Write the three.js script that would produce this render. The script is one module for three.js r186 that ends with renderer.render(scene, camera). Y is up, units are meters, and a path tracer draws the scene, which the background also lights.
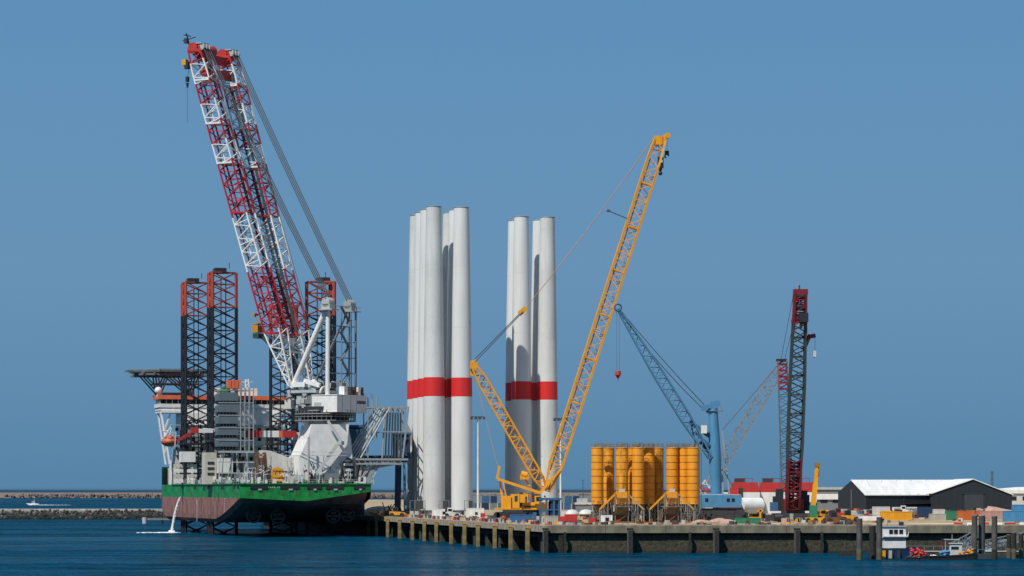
import * as THREE from 'three';

// ---------- camera, sky, sun, exposure ----------
const F = 2844, HC = 14.8, Q = 6.1;              // focal length in pixels, eye height, quay height (water = 0)
const scene = new THREE.Scene();
const camera = new THREE.PerspectiveCamera(2 * Math.atan(288 / F) * 180 / Math.PI, 1024 / 576, 1, 200000);
camera.position.set(0, HC, 0);
camera.lookAt(0, HC, -1000);
camera.setViewOffset(1024, 576, 0, -202, 1024, 576);
scene.add(camera);
const renderer = new THREE.WebGLRenderer({ antialias: true });
renderer.setSize(1024, 576);
renderer.toneMapping = THREE.LinearToneMapping;
renderer.toneMappingExposure = 1.15;
renderer.shadowMap.enabled = true;

const SUN = new THREE.Vector3(-0.35, 0.807, 0.476).normalize();
{
  const W = 128, H = 3072, d = new Float32Array(W * H * 4);
  const stops = [[-90, .02, .05, .08], [-6, .05, .12, .18], [-1.5, .092, .224, .378], [0, .095, .228, .382], [2, .118, .26, .425], [4.5, .138, .288, .468], [7, .128, .285, .48], [10, .112, .275, .485], [25, .095, .24, .46], [50, .07, .19, .42], [90, .05, .15, .37]];
  for (let r = 0; r < H; r++) {
    const el = ((r + .5) / H - .5) * 180;
    let k = 0; while (k < stops.length - 2 && el > stops[k + 1][0]) k++;
    const a = stops[k], b = stops[k + 1], t = Math.min(1, Math.max(0, (el - a[0]) / (b[0] - a[0])));
    for (let c = 0; c < W; c++) {
      const az = ((c + .5) / W - .5) * 2 * Math.PI, e = el * Math.PI / 180;
      const cs = Math.cos(az) * Math.cos(e) * SUN.x + Math.sin(e) * SUN.y + Math.sin(az) * Math.cos(e) * SUN.z;
      const glow = el > 0 ? .25 * Math.pow(Math.max(0, cs), 8) : 0;
      for (let i = 0; i < 3; i++) d[(r * W + c) * 4 + i] = (a[i + 1] + (b[i + 1] - a[i + 1]) * t + glow * [1, .95, .85][i]) / 1.15;
      d[(r * W + c) * 4 + 3] = 1;
    }
  }
  const sky = new THREE.DataTexture(d, W, H, THREE.RGBAFormat, THREE.FloatType);
  sky.mapping = THREE.EquirectangularReflectionMapping; sky.magFilter = THREE.LinearFilter; sky.needsUpdate = true;
  scene.background = sky; scene.environment = sky;
}
const sun = new THREE.DirectionalLight(new THREE.Color(1, .95, .87), 4.2);
sun.position.copy(SUN).multiplyScalar(800).add(new THREE.Vector3(0, 0, -850));
sun.target.position.set(0, 0, -850);
sun.castShadow = true;
Object.assign(sun.shadow.camera, { left: -350, right: 350, top: 350, bottom: -350, near: 10, far: 2000 });
sun.shadow.mapSize.set(4096, 4096);
scene.add(sun, sun.target);

// ---------- helpers ----------
let seed = 12345;
const rnd = () => { seed = (seed * 1664525 + 1013904223) >>> 0; return seed / 4294967296; };
const rr = (a, b) => a + (b - a) * rnd();
const PX = (px, D) => (px - 512) / F * D;
const PY = (py, D) => HC - (py - 490) * D / F;
const at = (px, py, D) => [PX(px, D), PY(py, D), -D];       // where the thing seen at a pixel stands, D metres away
const GY = (D) => 490 + (HC - Q) * F / D;
const names = new Map();
const numbered = (n) => { const k = names.get(n) ?? 0; names.set(n, k + 1); return k ? `${n}_${String(k).padStart(3, '0')}` : n; };
const V = (a) => new THREE.Vector3(a[0], a[1], a[2]);
const lerp3 = (a, b, t) => [a[0] + (b[0] - a[0]) * t, a[1] + (b[1] - a[1]) * t, a[2] + (b[2] - a[2]) * t];
const add3 = (a, b, s = 1) => [a[0] + b[0] * s, a[1] + b[1] * s, a[2] + b[2] * s];
const cache = new Map();
function unit(kind, n, top = 1) {
  const key = kind + n + '_' + top.toFixed(3);
  if (!cache.has(key)) {
    const g = kind === 'box' ? new THREE.BoxGeometry(1, 1, 1) : kind === 'cyl' ? new THREE.CylinderGeometry(top, 1, 1, n, 1) : new THREE.SphereGeometry(1, n, Math.max(4, n >> 1));
    const q = g.toNonIndexed();
    cache.set(key, { p: q.attributes.position.array, n: q.attributes.normal.array });
  }
  return cache.get(key);
}
const M4 = new THREE.Matrix4(), N3 = new THREE.Matrix3(), tv = new THREE.Vector3();
class MB {                                       // collects pieces, then builds ONE named mesh
  constructor() { this.p = []; this.n = []; }
  put(u, m) {
    N3.getNormalMatrix(m);
    for (let i = 0; i < u.p.length; i += 3) {
      tv.set(u.p[i], u.p[i + 1], u.p[i + 2]).applyMatrix4(m); this.p.push(tv.x, tv.y, tv.z);
      tv.set(u.n[i], u.n[i + 1], u.n[i + 2]).applyMatrix3(N3).normalize(); this.n.push(tv.x, tv.y, tv.z);
    }
    return this;
  }
  geom(g, m = new THREE.Matrix4()) { const q = g.index ? g.toNonIndexed() : g; return this.put({ p: q.attributes.position.array, n: q.attributes.normal.array }, m); }
  box(x, y, z, w, h, d, ry = 0) { M4.makeRotationY(ry).setPosition(x, y, z).multiply(new THREE.Matrix4().makeScale(w, h, d)); return this.put(unit('box', 0), M4); }
  boxOn(x, y, z, w, h, d, ry = 0) { return this.box(x, y + h / 2, z, w, h, d, ry); }
  frame(a, b) {
    const A = V(a), B = V(b), y = B.clone().sub(A), L = y.length(); y.divideScalar(L || 1);
    const ref = Math.abs(y.y) > .95 ? new THREE.Vector3(1, 0, 0) : new THREE.Vector3(0, 1, 0);
    const x = new THREE.Vector3().crossVectors(ref, y).normalize(), z = new THREE.Vector3().crossVectors(x, y);
    return [new THREE.Matrix4().makeBasis(x, y, z).setPosition(A.add(B).multiplyScalar(.5)), L];
  }
  bar(a, b, w, h = w) { const [m, L] = this.frame(a, b); return this.put(unit('box', 0), m.multiply(new THREE.Matrix4().makeScale(w, L, h))); }
  tube(a, b, r1, r2 = r1, n = 8) { const [m, L] = this.frame(a, b); return this.put(unit('cyl', n, r2 / r1), m.multiply(new THREE.Matrix4().makeScale(r1, L, r1))); }
  ball(x, y, z, r, n = 12, sy = 1) { return this.put(unit('sph', n), new THREE.Matrix4().makeScale(r, r * sy, r).setPosition(x, y, z)); }
  lathe(pts, x = 0, y = 0, z = 0, n = 20) { return this.geom(new THREE.LatheGeometry(pts.map(([r, h]) => new THREE.Vector2(r, h)), n), new THREE.Matrix4().makeTranslation(x, y, z)); }
  quad(a, b, c, d) { const n = V(b).sub(V(a)).cross(V(c).sub(V(a))).normalize(); for (const q of [a, b, c, a, c, d]) { this.p.push(...q); this.n.push(n.x, n.y, n.z); } return this; }
  tri(a, b, c) { const n = V(b).sub(V(a)).cross(V(c).sub(V(a))).normalize(); for (const q of [a, b, c]) { this.p.push(...q); this.n.push(n.x, n.y, n.z); } return this; }
  prism(pts, depth, m) { const s = new THREE.Shape(pts.map((q) => new THREE.Vector2(q[0], q[1]))); return this.geom(new THREE.ExtrudeGeometry(s, { depth, bevelEnabled: false }), m); }
  rope(a, b, r, sag = 0, n = 10) { let q = a; for (let i = 1; i <= n; i++) { const t = i / n, e = lerp3(a, b, t); e[1] -= sag * 4 * t * (1 - t); this.tube(q, e, r, r, 5); q = e; } return this; }
  build(name, mat, parent = scene) {
    const g = new THREE.BufferGeometry(), P = this.p, N = this.n, uv = new Float32Array(P.length / 3 * 2);
    for (let i = 0, j = 0; i < P.length; i += 3, j += 2) {   // uv in metres, by the face's main direction
      const ax = Math.abs(N[i]), ay = Math.abs(N[i + 1]), az = Math.abs(N[i + 2]);
      if (ay > ax && ay > az) { uv[j] = P[i]; uv[j + 1] = P[i + 2]; } else if (ax > az) { uv[j] = P[i + 2]; uv[j + 1] = P[i + 1]; } else { uv[j] = P[i]; uv[j + 1] = P[i + 1]; }
    }
    g.setAttribute('position', new THREE.BufferAttribute(new Float32Array(P), 3));
    g.setAttribute('normal', new THREE.BufferAttribute(new Float32Array(N), 3));
    g.setAttribute('uv', new THREE.BufferAttribute(uv, 2));
    const me = new THREE.Mesh(g, mat); me.name = parent === scene ? numbered(name) : name; me.castShadow = me.receiveShadow = true;
    parent.add(me); return me;
  }
}
const mb = () => new MB();
function tag(o, label, category, group, kind) { if (label) o.userData.label = label; if (category) o.userData.category = category; if (group) o.userData.group = group; if (kind) o.userData.kind = kind; return o; }
function thing(name, label, category, pos = [0, 0, 0], ry = 0, group) { const o = new THREE.Group(); o.name = numbered(name); o.position.set(...pos); o.rotation.y = ry; scene.add(o); return tag(o, label, category, group); }
function dup(o, label, pos, ry) { const c = o.clone(); c.name = numbered(o.name.replace(/_\d{3}$/, '')); scene.add(c); if (pos) c.position.set(...pos); if (ry !== undefined) c.rotation.y = ry; if (label) c.userData.label = label; return c; }
const struct = (o) => { o.userData.kind = 'structure'; return o; };

// ---------- textures ----------
function lattice2(n, s) { let q = s; const r = () => { q = (q * 1664525 + 1013904223) >>> 0; return q / 4294967296; }; return Float32Array.from({ length: n * n }, r); }
function noise2(n, s) { const t = lattice2(n, s); return (x, y) => { x = ((x % 1) + 1) % 1 * n; y = ((y % 1) + 1) % 1 * n; const i = Math.floor(x), j = Math.floor(y), u = x - i, v = y - j, a = u * u * (3 - 2 * u), b = v * v * (3 - 2 * v), I = (i + 1) % n, J = (j + 1) % n; return (t[(j % n) * n + (i % n)] * (1 - a) + t[(j % n) * n + I] * a) * (1 - b) + (t[J * n + (i % n)] * (1 - a) + t[J * n + I] * a) * b; }; }
function tex(w, h, fn, srgb = true) {
  const d = new Uint8Array(w * h * 4);
  for (let y = 0; y < h; y++) for (let x = 0; x < w; x++) { const c = fn(x / w, y / h); for (let i = 0; i < 4; i++) d[(y * w + x) * 4 + i] = Math.max(0, Math.min(255, Math.round((i === 3 ? c[3] ?? 1 : c[i]) * 255))); }
  const t = new THREE.DataTexture(d, w, h); t.wrapS = t.wrapT = THREE.RepeatWrapping; t.magFilter = THREE.LinearFilter; t.minFilter = THREE.LinearMipmapLinearFilter; t.generateMipmaps = true;
  if (srgb) t.colorSpace = THREE.SRGBColorSpace; t.needsUpdate = true; return t;
}
const rep = (t, su, sv = su) => { const c = t.clone(); c.repeat.set(1 / su, 1 / sv); c.needsUpdate = true; return c; };
const nA = noise2(8, 1), nB = noise2(32, 2), nC = noise2(96, 3), nD = noise2(24, 4), nE = noise2(64, 5);
const grimeT = tex(256, 256, (x, y) => {            // light grime: blotches and thin run-down streaks
  const v = .93 + .07 * (nA(x, y) - .3) - .12 * Math.max(0, nB(x * 2, y * .25) - .62) - .07 * Math.max(0, nC(x, y) - .55);
  return [v, v * .995, v * .985];
});
const rustT = tex(256, 256, (x, y) => {            // worn marine paint: streaks and rust runs
  const st = Math.max(0, nB(x, y * .12) - .55) * 2.2 * nA(x, y), bl = Math.max(0, nD(x, y) - .66) * .7, k = Math.min(1, st + bl * .5), v = .9 - .22 * (nA(x, y) - .5) - .1 * (nB(x, y) - .5);
  return [v * (1 - .35 * k), v * (1 - .5 * k), v * (1 - .62 * k)];
});
const paleT = tex(256, 256, (x, y) => { const v = .96 + .05 * (nA(x, y) - .4) - .05 * Math.max(0, nB(x * 2, y * .25) - .6); return [v, v, v]; });
const concT = tex(256, 256, (x, y) => { const v = .86 + .2 * (nA(x, y) - .5) - .3 * Math.max(0, nB(x * 2, y * .3) - .6) + .12 * (nC(x, y) - .5); return [v, v * .985, v * .96]; });
const groundT = tex(512, 512, (x, y) => { const v = .82 + .25 * (nA(x, y) - .5) + .2 * (nB(x, y) - .5) + .12 * (nC(x, y) - .5), w = nD(x, y); return [v, v * (.97 - .05 * w), v * (.9 - .12 * w)]; });
const algaeT = tex(256, 256, (x, y) => { const v = .75 + .4 * (nB(x, y * .5) - .5) + .3 * (nC(x, y) - .5), g = nA(x, y); return [v * (.98 - .06 * g), v * .95, v * (.86 - .08 * g)]; });
const G_ = rep(grimeT, 9, 14), R_ = rep(rustT, 16, 12), C_ = rep(concT, 11, 8), E_ = rep(groundT, 60), A_ = rep(algaeT, 13, 6);
const mat = (r, g, b, rough = .55, map = G_, extra = {}) => new THREE.MeshStandardMaterial({ color: new THREE.Color().setRGB(r, g, b), roughness: rough, map, ...extra });
const M = {
  white: mat(.82, .82, .8), offWhite: mat(.62, .61, .58), cream: mat(.62, .58, .5), tower: mat(.68, .7, .69, .5, rep(paleT, 30, 80)), band: mat(.66, .022, .02, .5, rep(paleT, 30, 80)),
  red: mat(.5, .035, .03), redDark: mat(.2, .012, .022), orange: mat(.75, .17, .07), boomRed: mat(.44, .022, .035), legRed: mat(.45, .07, .045),
  black: mat(.02, .024, .03), navy: mat(.012, .017, .027, .55), dark: mat(.045, .048, .052), grey: mat(.2, .22, .23), steel: mat(.33, .36, .37, .5), lightGrey: mat(.46, .48, .48), slate: mat(.2, .25, .28),
  hullGreen: mat(.01, .28, .055, .5, R_), hullRed: mat(.3, .14, .118, .75, R_), deckGreen: mat(.05, .16, .07, .8, R_),
  yellow: mat(.78, .36, .012), craneYellow: mat(.82, .36, .008), silo: mat(.85, .33, .012, .5, rep(grimeT, 6, 9)), siloRing: mat(.5, .22, .015), rust: mat(.17, .075, .03, .85, R_),
  joint: mat(.6, .62, .61), towerB: mat(.65, .675, .67, .5, rep(grimeT, 40, 70)), towerC: mat(.66, .675, .66, .52, rep(paleT, 22, 60)), siloB: mat(.8, .31, .014, .55, rep(grimeT, 5, 12)), siloC: mat(.84, .35, .02, .5, rep(rustT, 9, 16)), rustRun: mat(.1, .1, .04, .9, R_), cradle: mat(.12, .16, .18), lifeOrange: mat(.5, .13, .07), sandTop: mat(.7, .59, .42, .95, E_), dullRed: mat(.42, .06, .05), blue: mat(.075, .26, .46), blueMid: mat(.035, .125, .245), blueDark: mat(.012, .04, .11), contBlue: mat(.03, .13, .34), tarp: mat(.06, .26, .5), contGreen: mat(.03, .22, .12), contOrange: mat(.55, .13, .03),
  shed: mat(.011, .019, .029, .85, rep(grimeT, 7, 20)), roof: mat(.86, .86, .84, .5, rep(grimeT, 14, 30)), glass: mat(.015, .02, .025, .15, null), tealGrey: mat(.035, .06, .065), rope: mat(.07, .08, .09), ropeLight: mat(.3, .26, .18),
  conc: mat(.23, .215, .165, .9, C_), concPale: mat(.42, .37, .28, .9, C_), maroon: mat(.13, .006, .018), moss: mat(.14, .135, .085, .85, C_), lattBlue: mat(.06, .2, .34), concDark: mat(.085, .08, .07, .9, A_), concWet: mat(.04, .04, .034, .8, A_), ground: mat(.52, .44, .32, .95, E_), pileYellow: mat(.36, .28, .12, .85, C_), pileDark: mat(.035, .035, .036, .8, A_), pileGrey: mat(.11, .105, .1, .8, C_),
  rock: mat(.13, .125, .115, .95, null), rockTop: mat(.6, .58, .53, .95, C_), sandFar: mat(.22, .185, .172, 1, C_), foam: mat(.8, .84, .85, .8, null), wood: mat(.34, .23, .12, .85, C_), pale: mat(.44, .42, .36, .8), pink: mat(.5, .3, .24, .85),
};

// ---------- the setting: water, yard, quay walls, breakwaters ----------
{
  const bigN = noise2(16, 11), midN = noise2(48, 12), finN = noise2(128, 13);
  const h = (x, y) => .55 * bigN(x * 1, y * 1) + .35 * midN(x, y) + .22 * finN(x, y);
  const S = 512, e = 1 / S;
  const wn = tex(S, S, (x, y) => { const k = 9, dx = (h(x + e, y) - h(x - e, y)) * k, dy = (h(x, y + e) - h(x, y - e)) * k, l = Math.hypot(dx, dy, 1); return [.5 - dx / l / 2, .5 - dy / l / 2, .5 + .5 / l]; }, false);
  const sa = noise2(4, 21), sb = noise2(16, 22), sc = noise2(48, 23);
  const wr = tex(256, 512, (x, y) => { const v = .5 * sa(x, y * 2) + .3 * sb(x, y * 2) + .2 * sc(x, y), k = Math.min(1, Math.max(0, (v - .3) / .4)), q = .2 + .2 * k * k * (3 - 2 * k); return [q, q, q]; }, false);
  const da = noise2(3, 41), dbn = noise2(9, 42), dc = noise2(40, 43);
  const ws = tex(512, 1024, (x, y) => { const X = (x > .5 ? x - 1 : x) * 2000, D = y * 1200, n = .6 * da(x * 2, y * 2) + .4 * dbn(x * 3, y * 3) - .5, f = dc(x * 2, y * 4); const s = (a, b, c) => { const t = Math.min(1, Math.max(0, (c - a) / (b - a))); return t * t * (3 - 2 * t); }; const band = s(742, 765, D + n * 40) * (1 - s(850, 930, D + n * 60)) * (1 - s(-75, -40, X + n * 60)); const thin = Math.exp(-(((D - 668 + X * .06 + n * 16) / 3) ** 2)) * .5 * s(.4, .6, f); const calm = s(.12, .3, n) * .14; return [0, 0, 0, .12 + .88 * Math.max(band * (.75 + .4 * f), thin, calm)]; }, false);   // slicks of calmer water mirror more of the sky
  const ca = noise2(12, 31), cb = noise2(64, 32);
  const wc = tex(256, 256, (x, y) => { const v = .8 + .3 * (ca(x, y) - .5) + .25 * (cb(x, y) - .5); return [v * .95, v, v]; });
  const m = new THREE.MeshPhysicalMaterial({ color: new THREE.Color().setRGB(.001, .072, .14), roughness: 1, ior: 1.05, specularIntensity: 1, specularIntensityMap: rep(ws, 2000, 1200), normalMap: rep(wn, 46), normalScale: new THREE.Vector2(1.7, 1.7), roughnessMap: rep(wr, 700, 260), map: rep(wc, 160, 70) });
  const g = new THREE.BufferGeometry(), X0 = -60000, X1 = 60000, Z0 = 400, Z1 = -120000;
  const P = [], U = [], I = [];
  const xs = [X0, -6000, -700, 700, 6000, X1], zs = [Z0, -400, -1600, -6000, -25000, Z1];
  for (const z of zs) for (const x of xs) { P.push(x, 0, z); U.push(x, -z); }
  for (let j = 0; j < zs.length - 1; j++) for (let i = 0; i < xs.length - 1; i++) { const a = j * xs.length + i, b = a + 1, c = a + xs.length, d = c + 1; I.push(a, b, c, b, d, c); }
  g.setAttribute('position', new THREE.Float32BufferAttribute(P, 3)); g.setAttribute('uv', new THREE.Float32BufferAttribute(U, 2)); g.setIndex(I); g.computeVertexNormals();
  const w = new THREE.Mesh(g, m); w.name = 'water'; w.receiveShadow = true; scene.add(struct(w));
  // sea bed under it, so that nothing is open below
  const bed = mb().boxOn(0, -16, -30000, 60000, 2, 62000).build('sea_bed', M.rock); struct(bed);
}
const QL0 = [7.8, 669], QL1 = [-40.5, 905], QL2 = [-98, 1100];       // plan corners (x, distance) of the quay edge
const qp = (u) => [QL0[0] + (QL1[0] - QL0[0]) * u, QL0[1] + (QL1[1] - QL0[1]) * u];
const uOf = (px) => { const k = (px - 512) / F; return (QL0[0] - k * QL0[1]) / (QL0[0] - QL1[0] + k * (QL1[1] - QL0[1])); };
{
  const s = new THREE.Shape([QL0, [420, 669], [2600, 2600], [-223, 2600], QL2, QL1].map(([x, d]) => new THREE.Vector2(x, d)));
  const g = new THREE.ShapeGeometry(s); g.rotateX(-Math.PI / 2); g.translate(0, Q, 0);
  const y = mb().geom(g).build('ground', M.ground); struct(y);
  const body = mb().geom(new THREE.ExtrudeGeometry(new THREE.Shape([[12, 674], [419, 673], [2590, 2599], [-221, 2599], [-94, 1100], [-36, 906]].map(([x, d]) => new THREE.Vector2(x, d))), { depth: 18, bevelEnabled: false }), new THREE.Matrix4().makeTranslation(0, Q - 18.1, 0).multiply(new THREE.Matrix4().makeRotationX(-Math.PI / 2))).build('quay_body', M.concDark); struct(body);
}
// right quay: kerbed cap beams on set-back wall panels
{
  const q = struct(new THREE.Group()); q.name = 'quay_wall'; scene.add(q);
  for (let i = 0; i < 11; i++) {
    const x = 7.8 + i * 14.2 + 7.1, j = rr(-.05, .05);
    mb().box(x, Q - .55 + j * .3, -670.2, 14.12, 1.7, 2.6).build('cap_beam', M.conc, q);
    mb().box(x, Q + .43 + j * .3, -669.35, 14.0, .28, .5).build('kerb', M.concPale, q);
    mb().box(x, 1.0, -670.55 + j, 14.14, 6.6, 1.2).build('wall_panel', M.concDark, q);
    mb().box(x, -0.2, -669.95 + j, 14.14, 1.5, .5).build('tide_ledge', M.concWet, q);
    
  }
  for (let i = 0; i < 14; i++) {
    const a = qp(i / 14), b = qp((i + 1) / 14), mx = (a[0] + b[0]) / 2, md = (a[1] + b[1]) / 2, L = Math.hypot(b[0] - a[0], b[1] - a[1]), ry = Math.atan2(b[1] - a[1], b[0] - a[0]);
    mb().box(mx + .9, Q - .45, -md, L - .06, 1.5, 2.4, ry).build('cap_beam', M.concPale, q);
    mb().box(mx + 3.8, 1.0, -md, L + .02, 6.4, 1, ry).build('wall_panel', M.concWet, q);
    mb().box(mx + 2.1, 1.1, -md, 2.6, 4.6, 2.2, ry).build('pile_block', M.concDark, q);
  }
  for (let i = 0; i < 10; i++) {
    const a = [QL1[0] + (QL2[0] - QL1[0]) * i / 10, QL1[1] + (QL2[1] - QL1[1]) * i / 10], b = [QL1[0] + (QL2[0] - QL1[0]) * (i + 1) / 10, QL1[1] + (QL2[1] - QL1[1]) * (i + 1) / 10], L = Math.hypot(b[0] - a[0], b[1] - a[1]), ry = Math.atan2(b[1] - a[1], b[0] - a[0]);
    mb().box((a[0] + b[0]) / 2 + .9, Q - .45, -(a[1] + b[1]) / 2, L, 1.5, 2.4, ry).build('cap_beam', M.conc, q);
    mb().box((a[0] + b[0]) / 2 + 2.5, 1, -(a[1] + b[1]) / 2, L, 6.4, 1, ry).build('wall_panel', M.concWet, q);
  }
}
{ // fender piles
  let f0;
  const FL = ['at the corner, below the blue frame', 'below the left silos', 'below the blue harbour crane', 'below the red crane'];
  [545.5, 630, 716, 797].forEach((px, i) => {
    const x = PX(px, 668);
    if (!f0) {
      f0 = thing('fender_pile', 'broad dark fender pier on the quay wall ' + FL[0], 'fender', [x, 0, -667.6], 0, 'broad fender piers on the straight quay');
      mb().box(0, 1.7, 0, 1.35, 7.8, 1.7).build('pile', M.pileGrey, f0); mb().box(.1, 1.6, .95, 1.0, 7.4, .22).build('rubber_face', M.pileDark, f0); mb().box(0, 5.75, 0, 1.5, .3, 1.9).build('pile_cap', M.concDark, f0);
    } else dup(f0, 'broad dark fender pier on the quay wall ' + FL[i], [x, 0, -667.6]);
  });
  let s0;
  const TL = ['just right of the corner pier', 'below the right silos', 'below the yellow machines'];
  [565, 690, 822].forEach((px, i) => {
    const x = PX(px, 668.3);
    if (!s0) { s0 = thing('timber_fender', 'slim dark timber fender on the quay wall ' + TL[0], 'fender', [x, 0, -668.4], 0, 'slim timber fenders on the straight quay'); mb().box(0, 1.4, 0, .55, 7, .7).build('post', M.pileDark, s0); mb().box(0, 4.3, -.9, .4, .4, 1.4).build('bracket', M.dark, s0); }
    else dup(s0, 'slim dark timber fender on the quay wall ' + TL[i], [x, 0, -668.4]);
  });
  let p0; const ang = Math.atan2(QL1[1] - QL0[1], QL1[0] - QL0[0]);
  const ORD = ['first', 'second', 'third', 'fourth', 'fifth', 'sixth', 'seventh', 'eighth', 'ninth', 'tenth', 'eleventh', 'twelfth', 'thirteenth'];
  const PL = (i) => `weathered yellow post on the receding quay edge, ${ORD[i]} counting from the ship`;
  [372, 380, 391, 403, 416, 428, 440, 455, 468.5, 482, 499, 515, 532].forEach((px, i) => {
    const [x, d] = qp(uOf(px)), pos = [x - 1.1, 0, -d];
    if (!p0) { p0 = thing('mooring_post', PL(0), 'post', pos, ang, 'yellow posts along the receding quay edge'); mb().box(0, 1.7, 0, .85, 7.8, .85).build('post', M.pileYellow, p0); mb().box(0, 5.75, 0, 1.05, .3, 1.05).build('post_cap', M.yellow, p0); }
    else dup(p0, PL(i), pos);
  });
}
{ // left breakwater of boulders with a pale walkway on top
  const b = mb(); const L = 330, cx = -310, D = 1451;
  b.prism([[-9, -1], [9, -1], [3.6, 4.4], [-3.6, 4.4]], L, new THREE.Matrix4().makeRotationY(Math.PI / 2).setPosition(cx - L / 2, 0, -D - 2));
  const core = b.build('breakwater', M.rock); struct(core);
  struct(mb().box(cx, 4.75, -D - 3.4, L, .9, 3.4).build('breakwater_walkway', M.rockTop));
  const g = new THREE.IcosahedronGeometry(1, 0).toNonIndexed(); g.computeVertexNormals();
  const N = 5200, im = new THREE.InstancedMesh(g, new THREE.MeshStandardMaterial({ color: 0xffffff, roughness: .95 }), N), m = new THREE.Matrix4(), q = new THREE.Quaternion(), c = new THREE.Color();
  for (let i = 0; i < N; i++) {
    const t = Math.sqrt(rnd()), s = rr(.4, 1.15); q.setFromEuler(new THREE.Euler(rr(0, 6), rr(0, 6), rr(0, 6)));
    const yy = 4.9 * (1 - t) - .2; m.compose(new THREE.Vector3(cx + rr(-L / 2, L / 2), yy, -D - 2 + 3.4 + 6.2 * t + rr(-.6, .6)), q, new THREE.Vector3(s * rr(.8, 1.4), s * rr(.6, 1), s)); im.setMatrixAt(i, m);
    const v = rr(.012, .055) * (yy < 1.2 ? .4 : 1) + (rnd() < .08 ? .07 : 0); im.setColorAt(i, c.setRGB(v, v * .97, v * .88));
  }
  im.name = 'breakwater_rocks'; tag(im, 'dark tumbled boulders of the near breakwater left of the ship', 'rocks', null, 'stuff'); scene.add(im);
  // far breakwater
  const f = mb(); const FD = 5261;
  f.prism([[-30, -1], [30, -1], [14, 7], [8, 9.5], [-14, 9.5]], 14000, new THREE.Matrix4().makeRotationY(Math.PI / 2).setPosition(-6500, 0, -FD));
  struct(f.build('far_breakwater', M.sandFar));
  const w = mb(); for (let i = 0; i < 60; i++) w.box(-1900 + i * 70, 10.2, -FD + 2, 70, rr(2, 2.6), 3); struct(w.build('breakwater_parapet', M.sandFar));
  const r2 = mb(); for (let i = 0; i < 3000; i++) { const s = rr(1, 2.6); r2.box(rr(-1500, 1500), rr(0, 7), -FD + rr(20, 32), s * 2.4, s, s, rr(0, 3)); }
  tag(r2.build('far_breakwater_rocks', mat(.17, .15, .142, 1, null)), 'rubble slope of the long far breakwater on the horizon', 'rocks', null, 'stuff');
}
{ // small pale jetty end beyond the ship's bow, the motor boat and its wake
  const D = 1250, j = thing('small_jetty', 'small pale jetty with a round post left of the ship', 'jetty', [PX(158, D), 0, -D]);
  mb().box(0, 2.0, 0, 14, .8, 4).build('deck', M.grey, j); mb().tube([-5.6, -2, 1.6], [-5.6, 2.8, 1.6], 1.1, 1.1, 12).build('post', M.lightGrey, j); mb().tube([2, -2, 1.6], [2, 1.7, 1.6], .5).build('pile', M.pileDark, j); mb().tube([6, -2, 1.6], [6, 1.7, 1.6], .5).build('pile', M.pileDark, j);
  const BD = 2780, b = thing('motor_boat', 'tiny white motor boat speeding past the breakwater with a wake', 'boat', [PX(33, BD), 0, -BD], -.05); b.scale.setScalar(1.25);
  const hull = mb(); hull.prism([[-4.5, .1], [3.4, .1], [5.2, 1.5], [-4.5, 1.3]], 2.4, new THREE.Matrix4().makeTranslation(0, 0, -1.2)); const hm = hull.build('hull', M.white, b); hm.rotation.y = Math.PI;
  mb().box(.4, 2.1, 0, 2.6, 1.5, 1.9).build('cabin', M.white, b); mb().box(.4, 2.2, 0, 2.7, .5, 2).build('window', M.glass, b); mb().tube([1, 2.8, 0], [1, 4.6, 0], .12).build('mast', M.white, b);
  const wk = mb(); for (let i = 0; i < 70; i++) { const x = 5 + i * .46 + rr(-.3, .3), r = rr(.9, 1.9) * (1 - i / 100), z = rr(-1, 1) * (1 + i * .04); wk.ball(x, .02, z, r, 8, .22); } for (let i = 0; i < 14; i++) wk.ball(rr(-5, 4.5), .15, rr(-1.8, 1.8), rr(.4, .9), 8, .6);
  const w = wk.build('boat_wake', M.foam); w.position.set(PX(33, BD), 0, -BD); tag(w, 'white foam wake trailing right behind the tiny motor boat', 'wake', null, 'stuff');
}

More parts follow.
